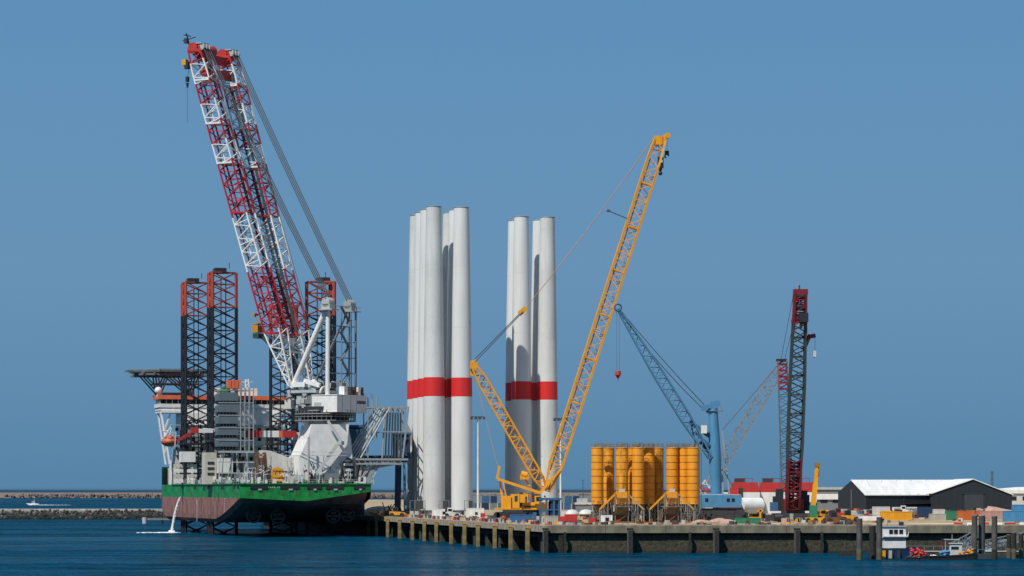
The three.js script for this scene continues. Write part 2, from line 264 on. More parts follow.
// ---------- tower sections ----------
{
  const H = 99.8, prof = (y) => y < 40 ? 3.6 - .18 * y / 40 : y < 70 ? 3.42 - .42 * (y - 40) / 30 : 3.0 - .55 * (y - 70) / (H - 70);
  const first = thing('turbine_tower', '', 'turbine tower', [0, 0, 0], 0, 'upright wind turbine towers on the quay');
  const seg = (y0, y1, n, m, o = 0, nm = 'shaft_section') => { const pts = []; for (let i = 0; i <= n; i++) { const y = y0 + (y1 - y0) * i / n; pts.push([prof(y) + o, y]); } const b = mb(); b.lathe(pts, 0, 0, 0, 48); return b.build(nm, m, first); };
  seg(2.2, 20, 4, M.tower); seg(20.06, 38.8, 4, M.tower); seg(38.8, 44.9, 3, M.band, .01, 'red_band'); seg(44.9, 61, 5, M.tower); seg(61.06, 81, 4, M.tower); seg(81.06, H, 4, M.tower);
  for (const y of [20.03, 61.03, 81.03]) mb().lathe([[prof(y) - .1, y - .05], [prof(y) + .012, y - .04], [prof(y) + .012, y + .04], [prof(y) - .1, y + .05]], 0, 0, 0, 48).build('flange_joint', M.joint, first);
  mb().lathe([[0, H + .2], [prof(H) - .1, H + .2], [prof(H) + .08, H + .1], [prof(H) + .08, H - .12], [prof(H) - .05, H - .2]], 0, 0, 0, 40).build('top_cover', M.slate, first);
  mb().lathe([[4.6, 0], [4.6, .5], [3.85, .9], [3.75, 2.2]], 0, 0, 0, 40).build('base_ring', M.dark, first);
  for (let i = 0; i < 8; i++) { const a = i / 8 * 6.283; mb().bar([4.3 * Math.cos(a), 0, 4.3 * Math.sin(a)], [3.9 * Math.cos(a), 2.1, 3.9 * Math.sin(a)], .5).build('support_foot', M.dark, first); }
  const L = 'white red banded turbine tower, ';
  const LP = (px, D) => [PX(px, D), Q, -D];
  const list = [
    [433.9, 915, 'front right corner of the left cluster, nearest the ship crane'],
    [428, 925, 'second in the left row of the left cluster, half hidden'],
    [422.7, 935, 'third in the left row of the left cluster, a thin strip visible'],
    [417.3, 945, 'leftmost and farthest of the left cluster'],
    [461.6, 918, 'rightmost of the left cluster, the yellow crane mast beside it'],
    [456.6, 926, 'behind the rightmost of the left cluster, long tower shadow on it'],
    [450.4, 936, 'in the middle gap of the left cluster, long tower shadow on it'],
    [521.5, 949, 'front left of the right cluster, round tower shadows on it'],
    [515.4, 963, 'leftmost and rear of the right cluster'],
    [547.4, 951, 'front right of the right cluster, behind the yellow crane boom'],
    [540, 961, 'rear right of the right cluster, long shadow on it'],
  ];
  list.forEach(([px, D, l], i) => { const o = i ? dup(first, L + l, LP(px, D)) : first; o.position.set(...LP(px, D)); { const tint = [M.tower, M.towerB, M.towerC][(i * 7 + 1) % 3]; o.traverse((q) => { if (q.name === 'shaft_section') q.material = tint; }); } tag(o, (L + l).split(' ').slice(0, 16).join(' ')); });
}

// ---------- the jack-up ship (own axes: x starboard, -z forward, origin at the stern on the water) ----------
const HEAD = 16.4 * Math.PI / 180, STERN = [-64.7, 0, -893];
const ship = thing('jack_up_ship', 'green and red jack-up ship raised on four black lattice legs at quay', 'ship', STERN, HEAD);
const shipAt = (r, y, t) => [STERN[0] + r * Math.cos(HEAD) - t * Math.sin(HEAD), y, STERN[2] - r * Math.sin(HEAD) - t * Math.cos(HEAD)];
const DECK = 16.7;
{ // hull
  const half = (t) => t < 147 ? 21 : 21 * Math.sqrt(Math.max(0.02, 1 - ((t - 147) / 24) ** 2));
  const bot = (t) => t < 42 ? 4.2 + 7 * Math.pow(1 - t / 42, 1.25) : t > 140 ? 4.2 + (t - 140) * .25 : 4.2;
  const line = (t, k) => t > 0 ? 12.3 : (k < 0 ? 12.3 - 1.0 * (1 + k) : 11.3 + 3 * k);          // where green meets red
  const ts = [0, 4, 9, 15, 21, 27, 34, 42, 60, 80, 100, 120, 132, 140, 147, 154, 160, 166, 170.4];
  const ks = [-1, -.75, -.5, -.25, 0, .25, .5, .75, 1];
  const g = mb(), r = mb();
  for (let i = 0; i < ts.length - 1; i++) {
    const a = ts[i], b = ts[i + 1], A = half(a), B = half(b), ya = bot(a), yb = bot(b), D = a >= 154 ? 23.2 : DECK;
    for (const s of [-1, 1]) {
      const q = (x) => (s < 0 ? x : [x[1], x[0], x[3], x[2]]);
      const la = a === 0 ? line(0, s) : line(1), lb = line(1);
      g.quad(...q([[s * B, lb, -b], [s * A, la, -a], [s * A, D, -a], [s * B, D, -b]]));
      const c = 1.2; // rounded chine
      r.quad(...q([[s * B, Math.min(lb, yb + c), -b], [s * A, Math.min(la, ya + c), -a], [s * A, la, -a], [s * B, lb, -b]]));
      r.quad(...q([[s * (B - c), yb, -b], [s * (A - c), ya, -a], [s * A, Math.min(la, ya + c), -a], [s * B, Math.min(lb, yb + c), -b]]));
    }
    for (let k = 0; k < ks.length - 1; k++) { // bottom, with a shallow central skeg aft
      const z = (t, kk, hf, yy) => [kk * (hf - 1.2), t === 0 ? Math.min(line(0, kk), 11.6 + (kk > 0 ? 2.4 * kk : .5 * -kk)) : yy - (Math.abs(kk) < .1 && t < 40 ? .9 : 0), -t];
      r.quad(z(a, ks[k], A, ya), z(b, ks[k], B, yb), z(b, ks[k + 1], B, yb), z(a, ks[k + 1], A, ya));
    }
  }
  for (let k = 0; k < ks.length - 1; k++) { const a = ks[k], b = ks[k + 1]; g.quad([a * 21, line(0, a), 0], [b * 21, line(0, b), 0], [b * 21, DECK, 0], [a * 21, DECK, 0]); }
  g.build('green_hull', M.hullGreen, ship);
  r.build('red_underbody', M.hullRed, ship);
  mb().box(0, DECK - .35, -66, 41.6, .5, 131.6).build('main_deck', M.deckGreen, ship);
  mb().box(0, 22.6, -157, 34, .5, 8).build('forecastle_deck', M.deckGreen, ship); mb().box(-17.6, 21, -139, 3.6, 9, 6).build('bow_deckhouse', M.white, ship); mb().box(-17.6, 22.5, -135.9, 2.4, 1.4, .2).build('window', M.glass, ship); mb().box(0, 19.8, -153, 36, 6, .4).build('bow_bulkhead', M.offWhite, ship);
  // openings in the stern bulwark, rubbing strake, draught marks
  for (const [r0, w] of [[-15, 5.6], [-5.2, 6.2], [2.6, 4.6], [9.2, 5.8], [17.2, 3.6]]) { mb().box(r0, 15.7, .06, w, 1.1, .3).build('fairlead_opening', M.black, ship); mb().box(r0 + .3, 14.95, .16, w * .2, .5, .3).build('fairlead_roller', M.lightGrey, ship); }
  for (const t of [3, 9, 30, 55, 80, 104]) mb().box(-21.05, 15.8, -t, .3, .9, t > 20 ? 4 : 2.6).build('fairlead_opening', M.black, ship);
  const st = mb(); st.box(0, 16.75, .12, 42.4, .35, .5); for (const s of [-1, 1]) st.box(s * 21.1, 16.75, -63, .5, .35, 126); st.build('deck_edge_rail', M.hullGreen, ship);
  const hand = mb(); for (let t = 0; t < 126; t += 3) hand.bar([-20.9, 16.9, -t], [-20.9, 18.1, -t], .09); for (const y of [17.5, 18.1]) hand.bar([-20.9, y, 0], [-20.9, y, -126], .08);
  for (let x = -20.5; x <= 20.5; x += 3) hand.bar([x, 16.9, -.2], [x, 18.1, -.2], .09); for (const y of [17.5, 18.1]) hand.bar([-20.5, y, -.2], [20.5, y, -.2], .08); hand.build('guard_rail', M.lightGrey, ship);
  // hull number marks beside the port corner: small white draught figures
  { const stn = mb(); for (let i = 0; i < 10; i++) stn.box(-21.04 + rr(-.004, .004), 4.6 + i * .78, -76 + rr(-.4, .4), .05, .85, 1.6 + rr(-.5, .5)); stn.build('pale_stain', mat(.42, .33, .29, .8, R_), ship); }
  for (const [x, y, w, h] of [[-17, 14.2, .5, 2.2], [-13.4, 14, .35, 2], [-7.6, 14.2, .5, 2.6], [-3.1, 14, .4, 2.2], [1.2, 14.1, .5, 2.4], [4.4, 14, .3, 1.8], [7.4, 14.6, .5, 1.8], [11.2, 14.4, .4, 1.9], [15.8, 15, .5, 1.2]]) mb().box(x, y, .012, w, h, .03).build('rust_run', M.rustRun, ship);
  for (const [t, y, w, h] of [[4, 14, .6, 2.4], [10, 13.8, .8, 2.6], [21, 14, .6, 2.8], [31, 13.9, .8, 2.6], [44, 14, 1, 2.8], [56, 13.9, 1, 2.8], [68, 9.5, 1.4, 4.6], [88, 14, 1.4, 2.8], [96, 9, 1.6, 5], [50, 8.4, 1, 5.4]]) mb().box(-21.012, y, -t, .03, h, w).build('rust_run', M.rustRun, ship);
  const nm = mb(); for (let i = 0; i < 9; i++) { const x = -12.6 + i * .62 + (i > 4 ? .5 : 0); nm.box(x, 15.75, .03, .12, .62, .05); nm.box(x + .2, i % 2 ? 15.98 : 15.5, .03, .28, .12, .05); } nm.box(9.4, 16.3, .03, 3.6, .16, .05); nm.build('name_lettering', M.white, ship);
  const dm = mb(); for (let i = 0; i < 6; i++) dm.box(-21.06, 8 + i * .8, -1.2 - i * .05 - 24, .05, .3, .5); dm.build('draught_mark', M.white, ship);
  // thruster pods under the raked stern
  for (const [x, t, y] of [[-14.5, 12, 6.7], [-7, 11, 6.4], [11, 11, 6.5], [16.4, 14, 6.9]]) {
    const p = mb(); p.tube([x, y + 5.5, -t], [x, y + 1.5, -t], 1.5, 1.1, 14); p.geom(new THREE.TorusGeometry(2.1, .34, 8, 24), new THREE.Matrix4().makeTranslation(x, y, -t + 1.2)); p.geom(new THREE.SphereGeometry(1, 12, 8), new THREE.Matrix4().makeScale(.8, .8, 2.2).setPosition(x, y, -t));
    const th = p.build('thruster', M.dark, ship); const bl = mb(); for (let k = 0; k < 4; k++) { const a = k * Math.PI / 2 + x; bl.box(x + Math.cos(a) * 1, y + Math.sin(a) * 1, -t + 1.4, 1.7, .7, .15, .3); } bl.build('propeller', M.dark, th);
  }
}
// ---- lattice helpers ----
function lattice(a, b, side, w0, w1, h0, h1, n, chord, brace, pick, style = 'zig') {  // box-section lattice from a to b; pick(i) gives the MB of bay i
  const A = V(a), B = V(b), ax = B.clone().sub(A).normalize(), sx = V(side).addScaledVector(ax, -V(side).dot(ax)).normalize(), sy = new THREE.Vector3().crossVectors(ax, sx);
  const W = typeof w0 === 'function' ? w0 : (t) => w0 + (w1 - w0) * t, H = typeof h0 === 'function' ? h0 : (t) => h0 + (h1 - h0) * t;
  const c = (i, k) => { const t = i / n, p = A.clone().lerp(B, t); const u = [[-1, -1], [1, -1], [1, 1], [-1, 1]][k]; p.addScaledVector(sx, u[0] * W(t) / 2).addScaledVector(sy, u[1] * H(t) / 2); return [p.x, p.y, p.z]; };
  for (let i = 0; i < n; i++) {
    const o = pick(i);
    for (let k = 0; k < 4; k++) {
      const k2 = (k + 1) % 4;
      o.bar(c(i, k), c(i + 1, k), chord);
      if (style === 'x') { o.bar(c(i, k), c(i + 1, k2), brace); o.bar(c(i, k2), c(i + 1, k), brace); if (i % 2 === 0) o.bar(c(i, k), c(i, k2), brace); }
      else { if ((i + k) % 2) o.bar(c(i, k), c(i + 1, k2), brace); else o.bar(c(i, k2), c(i + 1, k), brace); if (i % 3 === 0) o.bar(c(i, k), c(i, k2), brace); }
    }
  }
  return c;
}
{ // legs
  const leg = (r, t, top) => {                       // triangular lattice leg: two outboard chords, one inboard
    const o = mb(), red = mb(), n = 25, y0 = -9, nr = 3, W = 8.6, sd = Math.sign(r);
    const ch = [[sd * 4.2, -3.1], [sd * 4.2, 3.1], [-sd * 4.2, 0]];
    const c = (i, k) => { const y = y0 + (top - y0) * i / n, q = ch[k % 3]; return [r + q[0], y, -t + q[1]]; };
    for (let i = 0; i < n; i++) { const m = i >= n - nr ? red : o; for (let k = 0; k < 3; k++) { m.bar(c(i, k), c(i + 1, k + 1), .34); m.bar(c(i, k + 1), c(i + 1, k), .34); if (i % 2 === 0) m.bar(c(i, k), c(i, k + 1), .3); } }
    for (let k = 0; k < 3; k++) { const p = c(0, k), s = c(n - nr, k), e = c(n, k), w = k < 2 ? .52 : .42; o.tube(p, s, w, w, 8); red.tube(s, e, w, w, 8); const dx = (k < 2 ? sd : -sd) * .55; o.bar([p[0] + dx, p[1], p[2]], [s[0] + dx, s[1], s[2]], .4, .3); red.bar([s[0] + dx, s[1], s[2]], [e[0] + dx, e[1], e[2]], .4, .3); }
    for (let k = 0; k < 3; k++) red.bar(c(n, k), c(n, k + 1), .55);
    const L = o.build('leg', M.navy, ship); red.build('red_top', M.legRed, L);
    const cp = mb(); cp.box(r + sd * 1.2, top + .7, -t, 3.8, 1.5, 4.4); cp.tube([r + 2, top + 1.5, -t], [r + 2, top + 3.4, -t], .12); cp.build('top_platform', M.black, L);
    // ladder shaft inside the leg
    const la = mb(); for (const s of [-.8, .8]) la.bar([r + s, 18, -t], [r + s, top - 2, -t], .28); la.build('ladder_shaft', M.navy, L);
    // jacking frame on the deck
    const j = mb(), JH = 36; for (const a of [-1, 1]) for (const b of [-1, 1]) { j.box(r + a * 5, DECK + 4, -t + b * 5, 1.1, 8, 1.1); j.bar([r + a * 5, DECK + 8, -t + b * 3], [r + a * 5, JH, -t + b * 2.4], .6); j.bar([r + a * 3, DECK + 8, -t + b * 5], [r + a * 2.4, JH + 2, -t + b * 5], .6); j.geom(new THREE.TorusGeometry(1.3, .3, 6, 12, Math.PI), new THREE.Matrix4().makeTranslation(r + a * 2.4, JH + 2, -t + b * 5)); }
    for (const y of [DECK + 8, 31]) { for (const s of [-1, 1]) { j.box(r + s * 5, y, -t, .7, .7, 10.4); j.box(r, y, -t + s * 5, 10.4, .7, .7); } }
    j.build('jacking_frame', M.black, L);
    return L;
  };
  leg(-15.2, 59, 87); leg(-14.4, 115, 87.6); leg(14.6, 46, 83.6); leg(16.6, 115, 80);
}
{ // accommodation block, bridge, helideck at the bow
  const acc = mb().box(1.5, 32.5, -141, 35, 20, 14).build('accommodation', M.white, ship);
  for (const y of [25, 28.5, 32, 35.5]) for (let i = 0; i < 13; i++) { const w = mb().box(-18 + i * 3, y + 1, -133.93, 1.1, 1.1, .25).build('window', M.glass, acc); }
  const bl = mb(); for (const y of [27, 30.6, 34.2, 38]) bl.box(0, y, -133.2, 40.6, .25, 2.2); bl.build('balcony', M.lightGrey, acc);
  const br = mb().box(0, 45.0, -141, 48, 1.3, 12).build('bridge', M.white, ship); br.name = 'bridge_house';
  mb().box(0, 42.9, -141, 47, .9, 12.6).build('bridge_floor', M.white, br); mb().box(0, 43.9, -141, 47.4, 1.2, 11.4).build('bridge_bulwark', M.white, br);
  for (let i = 0; i < 22; i++) mb().box(-22.6 + i * 2.16, 46.4, -135.6, 1.9, 1.7, .3).build('window', M.glass, br);
  const mu = mb(); for (let i = 0; i <= 22; i++) mu.box(-23.7 + i * 2.16, 46.4, -135.5, .3, 1.8, .4); mu.box(0, 46.4, -141.3, 47, 1.7, 10.8); mu.build('window_frame', M.offWhite, br);
  const rf = mb().box(0, 48.0, -141, 49, 1.5, 13).build('orange_roof', M.orange, br);
  mb().box(4, 50.2, -142, 16, 2.8, 8).build('roof_house', M.white, br);
  const sp = mb(); for (const s of [-1, 1]) { sp.bar([s * 23.4, 42.6, -136], [s * 20.6, 24, -134], .7); sp.bar([s * 23, 42.6, -145], [s * 20.4, 24, -144], .6); sp.bar([s * 20, 42, -136], [s * 22.2, 36, -135.4], .45); sp.bar([s * 23.4, 32, -134.6], [s * 20, 37.6, -134.6], .4); sp.bar([s * 24.2, 36, -135], [s * 19.8, 36, -135], .35); sp.bar([s * 19.6, 38, -134.6], [s * 22.6, 27, -134.4], .4); } sp.build('bridge_wing_strut', M.white, br);
  const dm = mb(); dm.ball(-24, 50.4, -138, 1.35, 16); dm.tube([-24, 48, -138], [-24, 49.6, -138], .6, .6, 10); dm.build('radar_dome', M.white, br);
  const mast = mb(); lattice([9, 51, -142], [9, 55, -142], [1, 0, 0], 1.4, 1, 1.4, 1, 3, .22, .16, () => mast); mast.box(9, 54, -142, 4, .2, .4); mast.build('radar_mast', M.white, br);
  // helideck
  const hx = -17, hz = -152, hy = 57.2, pts = []; for (let i = 0; i < 8; i++) { const a = (i + .5) / 8 * 6.283; pts.push([15.6 * Math.cos(a), 14.6 * Math.sin(a)]); }
  const hd = mb().prism(pts, .7, new THREE.Matrix4().makeTranslation(hx, hy, hz).multiply(new THREE.Matrix4().makeRotationX(-Math.PI / 2))).build('helideck', mat(.1, .11, .11), ship);
  const net = mb(); for (let i = 0; i < 8; i++) { const a = pts[i], b = pts[(i + 1) % 8]; net.bar([hx + a[0] * 1.1, hy + .9, hz + a[1] * 1.1], [hx + b[0] * 1.1, hy + .9, hz + b[1] * 1.1], .35); net.bar([hx + a[0], hy + .3, hz + a[1]], [hx + a[0] * 1.1, hy + .9, hz + a[1] * 1.1], .3); } net.build('safety_net', M.grey, hd);
  const tr = mb(); for (let i = -3; i <= 3; i++) { tr.bar([hx + i * 4, hy - .1, hz - 13], [hx + i * 4, hy - .1, hz + 13], .5, .9); tr.bar([hx - 13, hy - .8, hz + i * 4], [hx + 13, hy - .8, hz + i * 4], .5, .7); }
  for (const z of [hz - 5, hz + 1, hz + 7]) { for (const [a, b] of [[-11, -3], [-6, -3], [-2, -3], [-2, 4], [3, 4], [9, 4]]) tr.bar([hx + a, hy - .6, z], [hx + b * 1.6, hy - 7.5, z], .5); tr.bar([hx - 7, hy - 4, z], [hx + 10, hy - 4, z], .4); tr.bar([hx - 4.8, hy - 7.5, z], [hx + 7, hy - 7.5, z], .6); for (const x of [-4.8, 2, 6.4]) tr.bar([hx + x, hy - 7.5, z], [hx + x, 48, z], .55); }
  tr.build('helideck_truss', M.grey, hd);
}
{ // things on the forward and port deck
  const lb = (r, y, t, l) => { const o = thing('lifeboat', l, 'lifeboat', shipAt(r, y, t), HEAD); const h = mb(); h.geom(new THREE.SphereGeometry(1, 18, 12), new THREE.Matrix4().makeScale(2.9, 1.75, 3.4)); h.build('hull', M.lifeOrange, o); mb().geom(new THREE.SphereGeometry(1, 14, 8), new THREE.Matrix4().makeScale(1.4, 1.2, 2.6).setPosition(0, 1.2, .4)).build('canopy', M.lifeOrange, o); mb().box(-1.5, 1.2, .6, .8, .5, 2).build('window', M.glass, o); const d = mb(); for (const z of [-3, 3]) { d.bar([1.4, -2, z], [1.8, 3.2, z], .35); d.bar([1.8, 3.2, z], [-.2, 3.4, z], .3); } d.build('davit', M.offWhite, o); };
  lb(-23.2, 31.8, 119, 'orange lifeboat hanging on the port side below the bridge wing');
  mb().box(-18.4, 23, -121, 5.4, 12.4, 8).build('side_tower', M.offWhite, ship); const lad = mb(); for (const y of [21, 24, 27, 29.4]) lad.box(-18.4, y, -116.7, 5.8, .3, .8); lad.build('balcony', M.dark, ship);
  const kr = thing('deck_reel_stack', 'white reels stacked four high on the port side deck', 'cable reels', shipAt(-20.6, DECK, 102), HEAD);
  for (let k = 0; k < 4; k++) for (const s of [-1, 1]) { const b = mb(); b.tube([s * 2.4, 1.2 + k * 1.75, -.7], [s * 2.4, 1.2 + k * 1.75, .7], .85, .85, 12); b.box(s * 2.4, 1.2 + k * 1.75, 0, 3.4, 1.15, 1.2); b.build('reel', k % 2 ? M.cream : M.white, kr); }
  mb().box(.8, 9.6, 0, 5.2, 3.6, 3).build('reel_cabin', M.white, kr); const fr = mb(); for (const x of [-4.3, 0, 4.3]) fr.box(x, 3.8, 0, .3, 7.6, .4); fr.build('frame', M.dark, kr);
  const wh = thing('deck_house', 'white deck house with small vents beside the stacked reels on deck', 'deckhouse', shipAt(-19, DECK, 50), HEAD);
  mb().boxOn(-2.6, 0, 0, 3.8, 10.4, 6).build('tower_block', M.cream, wh); mb().boxOn(2, 3.6, .4, 5.2, 5, 6).build('cabin', M.white, wh); mb().boxOn(2, 0, .2, 4.6, 3.5, 5).build('base', M.grey, wh); for (const y of [3.4, 5.2, 7]) mb().box(-2.6, y, 3.05, 2.2, .8, .2).build('vent', M.dark, wh);
  const wi = thing('mooring_winch', 'light grey mooring winch drum on the port deck edge below the deck house', 'winch', shipAt(-20.4, DECK, 62), HEAD); mb().tube([-1.3, 1.7, 0], [1.3, 1.7, 0], 1.5, 1.5, 16).build('drum', M.lightGrey, wi); const wf = mb(); for (const s of [-1, 1]) { wf.tube([s * 1.4, 1.7, 0], [s * 1.5, 1.7, 0], 1.9, 1.9, 16); wf.boxOn(s * 1.7, 0, 0, .4, 2, 2.6); } wf.build('flange', M.steel, wi);
  // rack of grey cradles
  const rk = thing('cradle_rack', 'tall rack of stacked grey cradles between the port legs', 'rack', shipAt(-18.4, DECK, 25), HEAD);
  for (let k = 0; k < 5; k++) { const b = mb(), y = 12 + k * 3.65; b.prism([[-3.3, 0], [3.3, 0], [3.3, 2.2], [2.4, 2.75], [-2.4, 2.75], [-3.3, 2.1]], 6, new THREE.Matrix4().makeTranslation(-2.1, y, -3)); b.build('cradle', M.cradle, rk); const gp = mb(); for (let x = -2.6; x < 3; x += 1) gp.box(-2.1 + x, y - .45, 0, .4, .9, 5.8); gp.build('spacer', M.black, rk); }
  const pf = mb(); for (const x of [1.8, 3.2, 4.6, 6]) for (const z of [-3, 3]) pf.bar([x, 10, z], [x, 31 + (x > 3 ? 0 : 1.4), z], .32); for (const y of [10.5, 14, 18, 22, 26, 30]) for (const z of [-3, 3]) pf.bar([-5.4, y, z], [6.2, y, z], .3); pf.build('steel_frame', M.steel, rk);
  const un = mb(); for (let i = 0; i < 7; i++) { un.bar([-5 + i * 1.5, 0, rr(-2, 3)], [-4 + i * 1.5 + rr(-1.5, 1.5), 10.4, rr(-2, 3)], .3); } for (const y of [3.5, 7, 10.2]) un.bar([-5.4, y, 3], [6.2, y, 3], .35); un.build('trestle', M.lightGrey, rk);
  for (let i = 0; i < 4; i++) mb().boxOn(-1.5 + i * 1.12, 30.6, 0, .95, 2.7, 4).build('orange_crate', M.orange, rk);
  const db = thing('green_tank', 'small green drum left of the orange crates above the cradle rack', 'drum', shipAt(-20.6, 46.6, 27), HEAD); mb().tube([0, 0, -1.6], [0, 0, 1.6], 1.5, 1.5, 14).build('barrel', mat(.02, .2, .06), db); const dbs = mb(); dbs.boxOn(0, -2, 0, .5, 2, 2.6); dbs.boxOn(0, -2.2, -1, 2.4, .3, 5); dbs.build('bracket', M.dark, db);
  // deck crane with its boom laid across the deck
  const dc = thing('deck_crane', 'small white deck crane with red and white boom laid level', 'crane', shipAt(3.4, DECK, 30), HEAD);
  mb().tube([0, 0, 0], [0, 14.4, 0], 1.1, .9, 14).build('pedestal', M.offWhite, dc); mb().boxOn(0, 14.2, 0, 2.6, 2.6, 2.6).build('cab', M.white, dc);
  const bm = (x0, x1, m, h = 2.1) => mb().box((x0 + x1) / 2, 16.2, 2.0, x1 - x0, h, 1.6).build('boom_section', m, dc);
  bm(-17, -12, M.red); bm(-12, -6.4, M.white); bm(-6.4, -5.2, M.orange); bm(-5.2, -.6, M.red); const ji = mb(); for (const s of [-.5, .5]) { ji.bar([-17, 16.4 + s, 2], [-31, 17.6 + s * .4, 2], .35); } ji.box(-30.2, 17.1, 2, 4.6, 1.3, 1.3); ji.build('jib', M.white, dc); const rj = mb(); for (const s of [-.5, .5]) { rj.bar([-33, 17.2 + s, 2], [-39.5, 13.8 + s * .4, 2], .4); } rj.box(-33.8, 17.2, 2, 2.2, 1.8, 1.4); rj.bar([-34, 16.8, 2], [-38, 14.8, 2], .5); rj.build('jib_tip', M.red, dc); const hd2 = mb(); hd2.bar([0, 13, 1], [-4, 15.6, 2], .4); hd2.build('luffing_cylinder', M.lightGrey, dc);
  // stern deck cargo
  const wb = thing('white_module', 'white sloped-top module on the stern deck left of the crane pedestal', 'module', shipAt(-5.2, DECK, 18), HEAD);
  mb().prism([[-5.6, 4.2], [5.2, 4.2], [5.2, 9.6], [3.6, 8.2], [-3, 10.6], [-5.6, 10.8]], 6, new THREE.Matrix4().makeTranslation(0, 0, -3)).build('body', M.offWhite, wb); mb().boxOn(0, 2.2, .1, 11.6, 1.4, 6.2).build('base_plinth', M.white, wb); for (const x of [-5, 0, 5]) mb().boxOn(x, 0, 0, .8, 2.3, 5).build('leg', M.dark, wb); mb().box(0, 3.9, .3, 10, .5, 6.2).build('gap_strip', M.dark, wb);
  const yl = thing('yellow_pump_frame', 'bright yellow frame with pipes on the stern deck edge', 'pump frame', shipAt(-8.4, DECK, 4), HEAD); const yf = mb(); for (const x of [-1.3, 0, 1.3]) yf.boxOn(x, 0, 0, .8, 5.2 - Math.abs(x) * .5, 1.6); yf.boxOn(0, 2, 0, 3.4, .7, 2); yf.boxOn(0, 4.2, 0, 3, .7, 2); yf.build('frame', M.yellow, yl); mb().tube([-1.5, 1, 1], [1.5, 1, 1], .5).build('pipe', M.yellow, yl);
  const rw = thing('rusty_winch_tower', 'rust brown winch tower on the stern deck beside the grey rack', 'winch', shipAt(-12, DECK, 12), HEAD); const rf2 = mb(); lattice([0, 0, 0], [0, 10, 0], [1, 0, 0], 4, 2.6, 3, 2, 5, .45, .3, () => rf2); rf2.build('tower', M.rust, rw); mb().tube([-1.7, 3, 0], [1.7, 3, 0], 1.3, 1.3, 12).build('drum', M.rust, rw); mb().boxOn(0, 6, .3, 2.4, 2.4, 2).build('gearbox', M.rust, rw);
  const dcn = thing('dark_container', 'dark container on the stern deck behind the yellow frame', 'container', shipAt(-11.2, DECK, 7), HEAD); mb().boxOn(0, 0, 0, 5, 2.8, 2.6).build('body', M.black, dcn); mb().boxOn(0, .3, 1.32, 2, 2.2, .08).build('door', M.dark, dcn);
  const gb = thing('grey_pallet_load', 'pale grey wrapped load on the stern deck right of the yellow frame', 'pallet load', shipAt(-4.6, DECK, 4), HEAD); mb().boxOn(0, .3, 0, 2.2, 2.2, 2).build('load', M.cream, gb); mb().boxOn(3, .3, 0, 2.8, 2.6, 2.2).build('load', M.lightGrey, gb); mb().boxOn(1.5, 0, 0, 6, .3, 2.6).build('pallet', M.wood, gb);
  const kb = thing('knuckle_loader', 'dark folded loader arm at the foot of the crane pedestal', 'loader crane', shipAt(1.6, DECK, 3.2), HEAD); const ka = mb(); ka.bar([0, 0, 0], [1.2, 2.6, 0], 1); ka.bar([1.2, 2.6, 0], [-.9, 4.4, 0], .6); ka.bar([-.9, 4.4, 0], [-1.6, 3.6, 0], .5); ka.build('arm', M.rust, kb); mb().boxOn(.2, 0, 0, 1.8, 1, 1.4).build('base', M.black, kb);
  // deck pipes and posts, too small to name singly
  const cl = mb(); for (let i = 0; i < 150; i++) { const r = rr(-20, 19), t = rr(2, 70); cl.boxOn(r, DECK - .1, -t, rr(.3, 1.6), rr(.6, 3.2), rr(.3, 1.6)); } for (let i = 0; i < 44; i++) { const r = rr(-20, 14); cl.bar([r, DECK, -rr(1, 8)], [r + rr(-.5, .5), DECK + rr(3, 9), -rr(1, 8)], .18); }
  const cm = cl.build('deck_fittings', M.grey, ship); cm.userData.kind = 'stuff';
  const c2 = mb(); for (let i = 0; i < 110; i++) { const r = rr(-20, 19), t = rr(2, 100); c2.boxOn(r, DECK - .1, -t, rr(.4, 1.8), rr(.5, 2.4), rr(.4, 1.6)); } const c2m = c2.build('deck_boxes', M.cream, ship); c2m.userData.kind = 'stuff';
  const c3 = mb(); for (let i = 0; i < 110; i++) { const st = i % 2, r = st ? rr(-20, 19.5) : rr(-20.6, -18.4), t = st ? rr(.6, 9) : rr(4, 124); c3.boxOn(r, DECK - .1, -t, rr(.2, 1.1), rr(.6, 2.6), rr(.3, 1.6)); } for (let i = 0; i < 40; i++) { const r = rr(-20, 18), t = rr(1, 10), y = DECK + rr(1, 5); c3.bar([r, y, -t], [r + rr(-3, 3), y + rr(-1.6, 1.6), -t], .16); c3.bar([r, DECK, -t], [r, y, -t], .14); } c3.build('deck_pipework', M.white, ship).userData.kind = 'stuff';
  const c4 = mb(); for (let i = 0; i < 80; i++) { const st = i % 2, r = st ? rr(-20, 19.5) : rr(-20.6, -18), t = st ? rr(.6, 12) : rr(4, 124); c4.boxOn(r, DECK - .1, -t, rr(.2, 1.4), rr(.5, 2.2), rr(.3, 1.6)); } c4.build('dark_fittings', M.dark, ship).userData.kind = 'stuff';
}
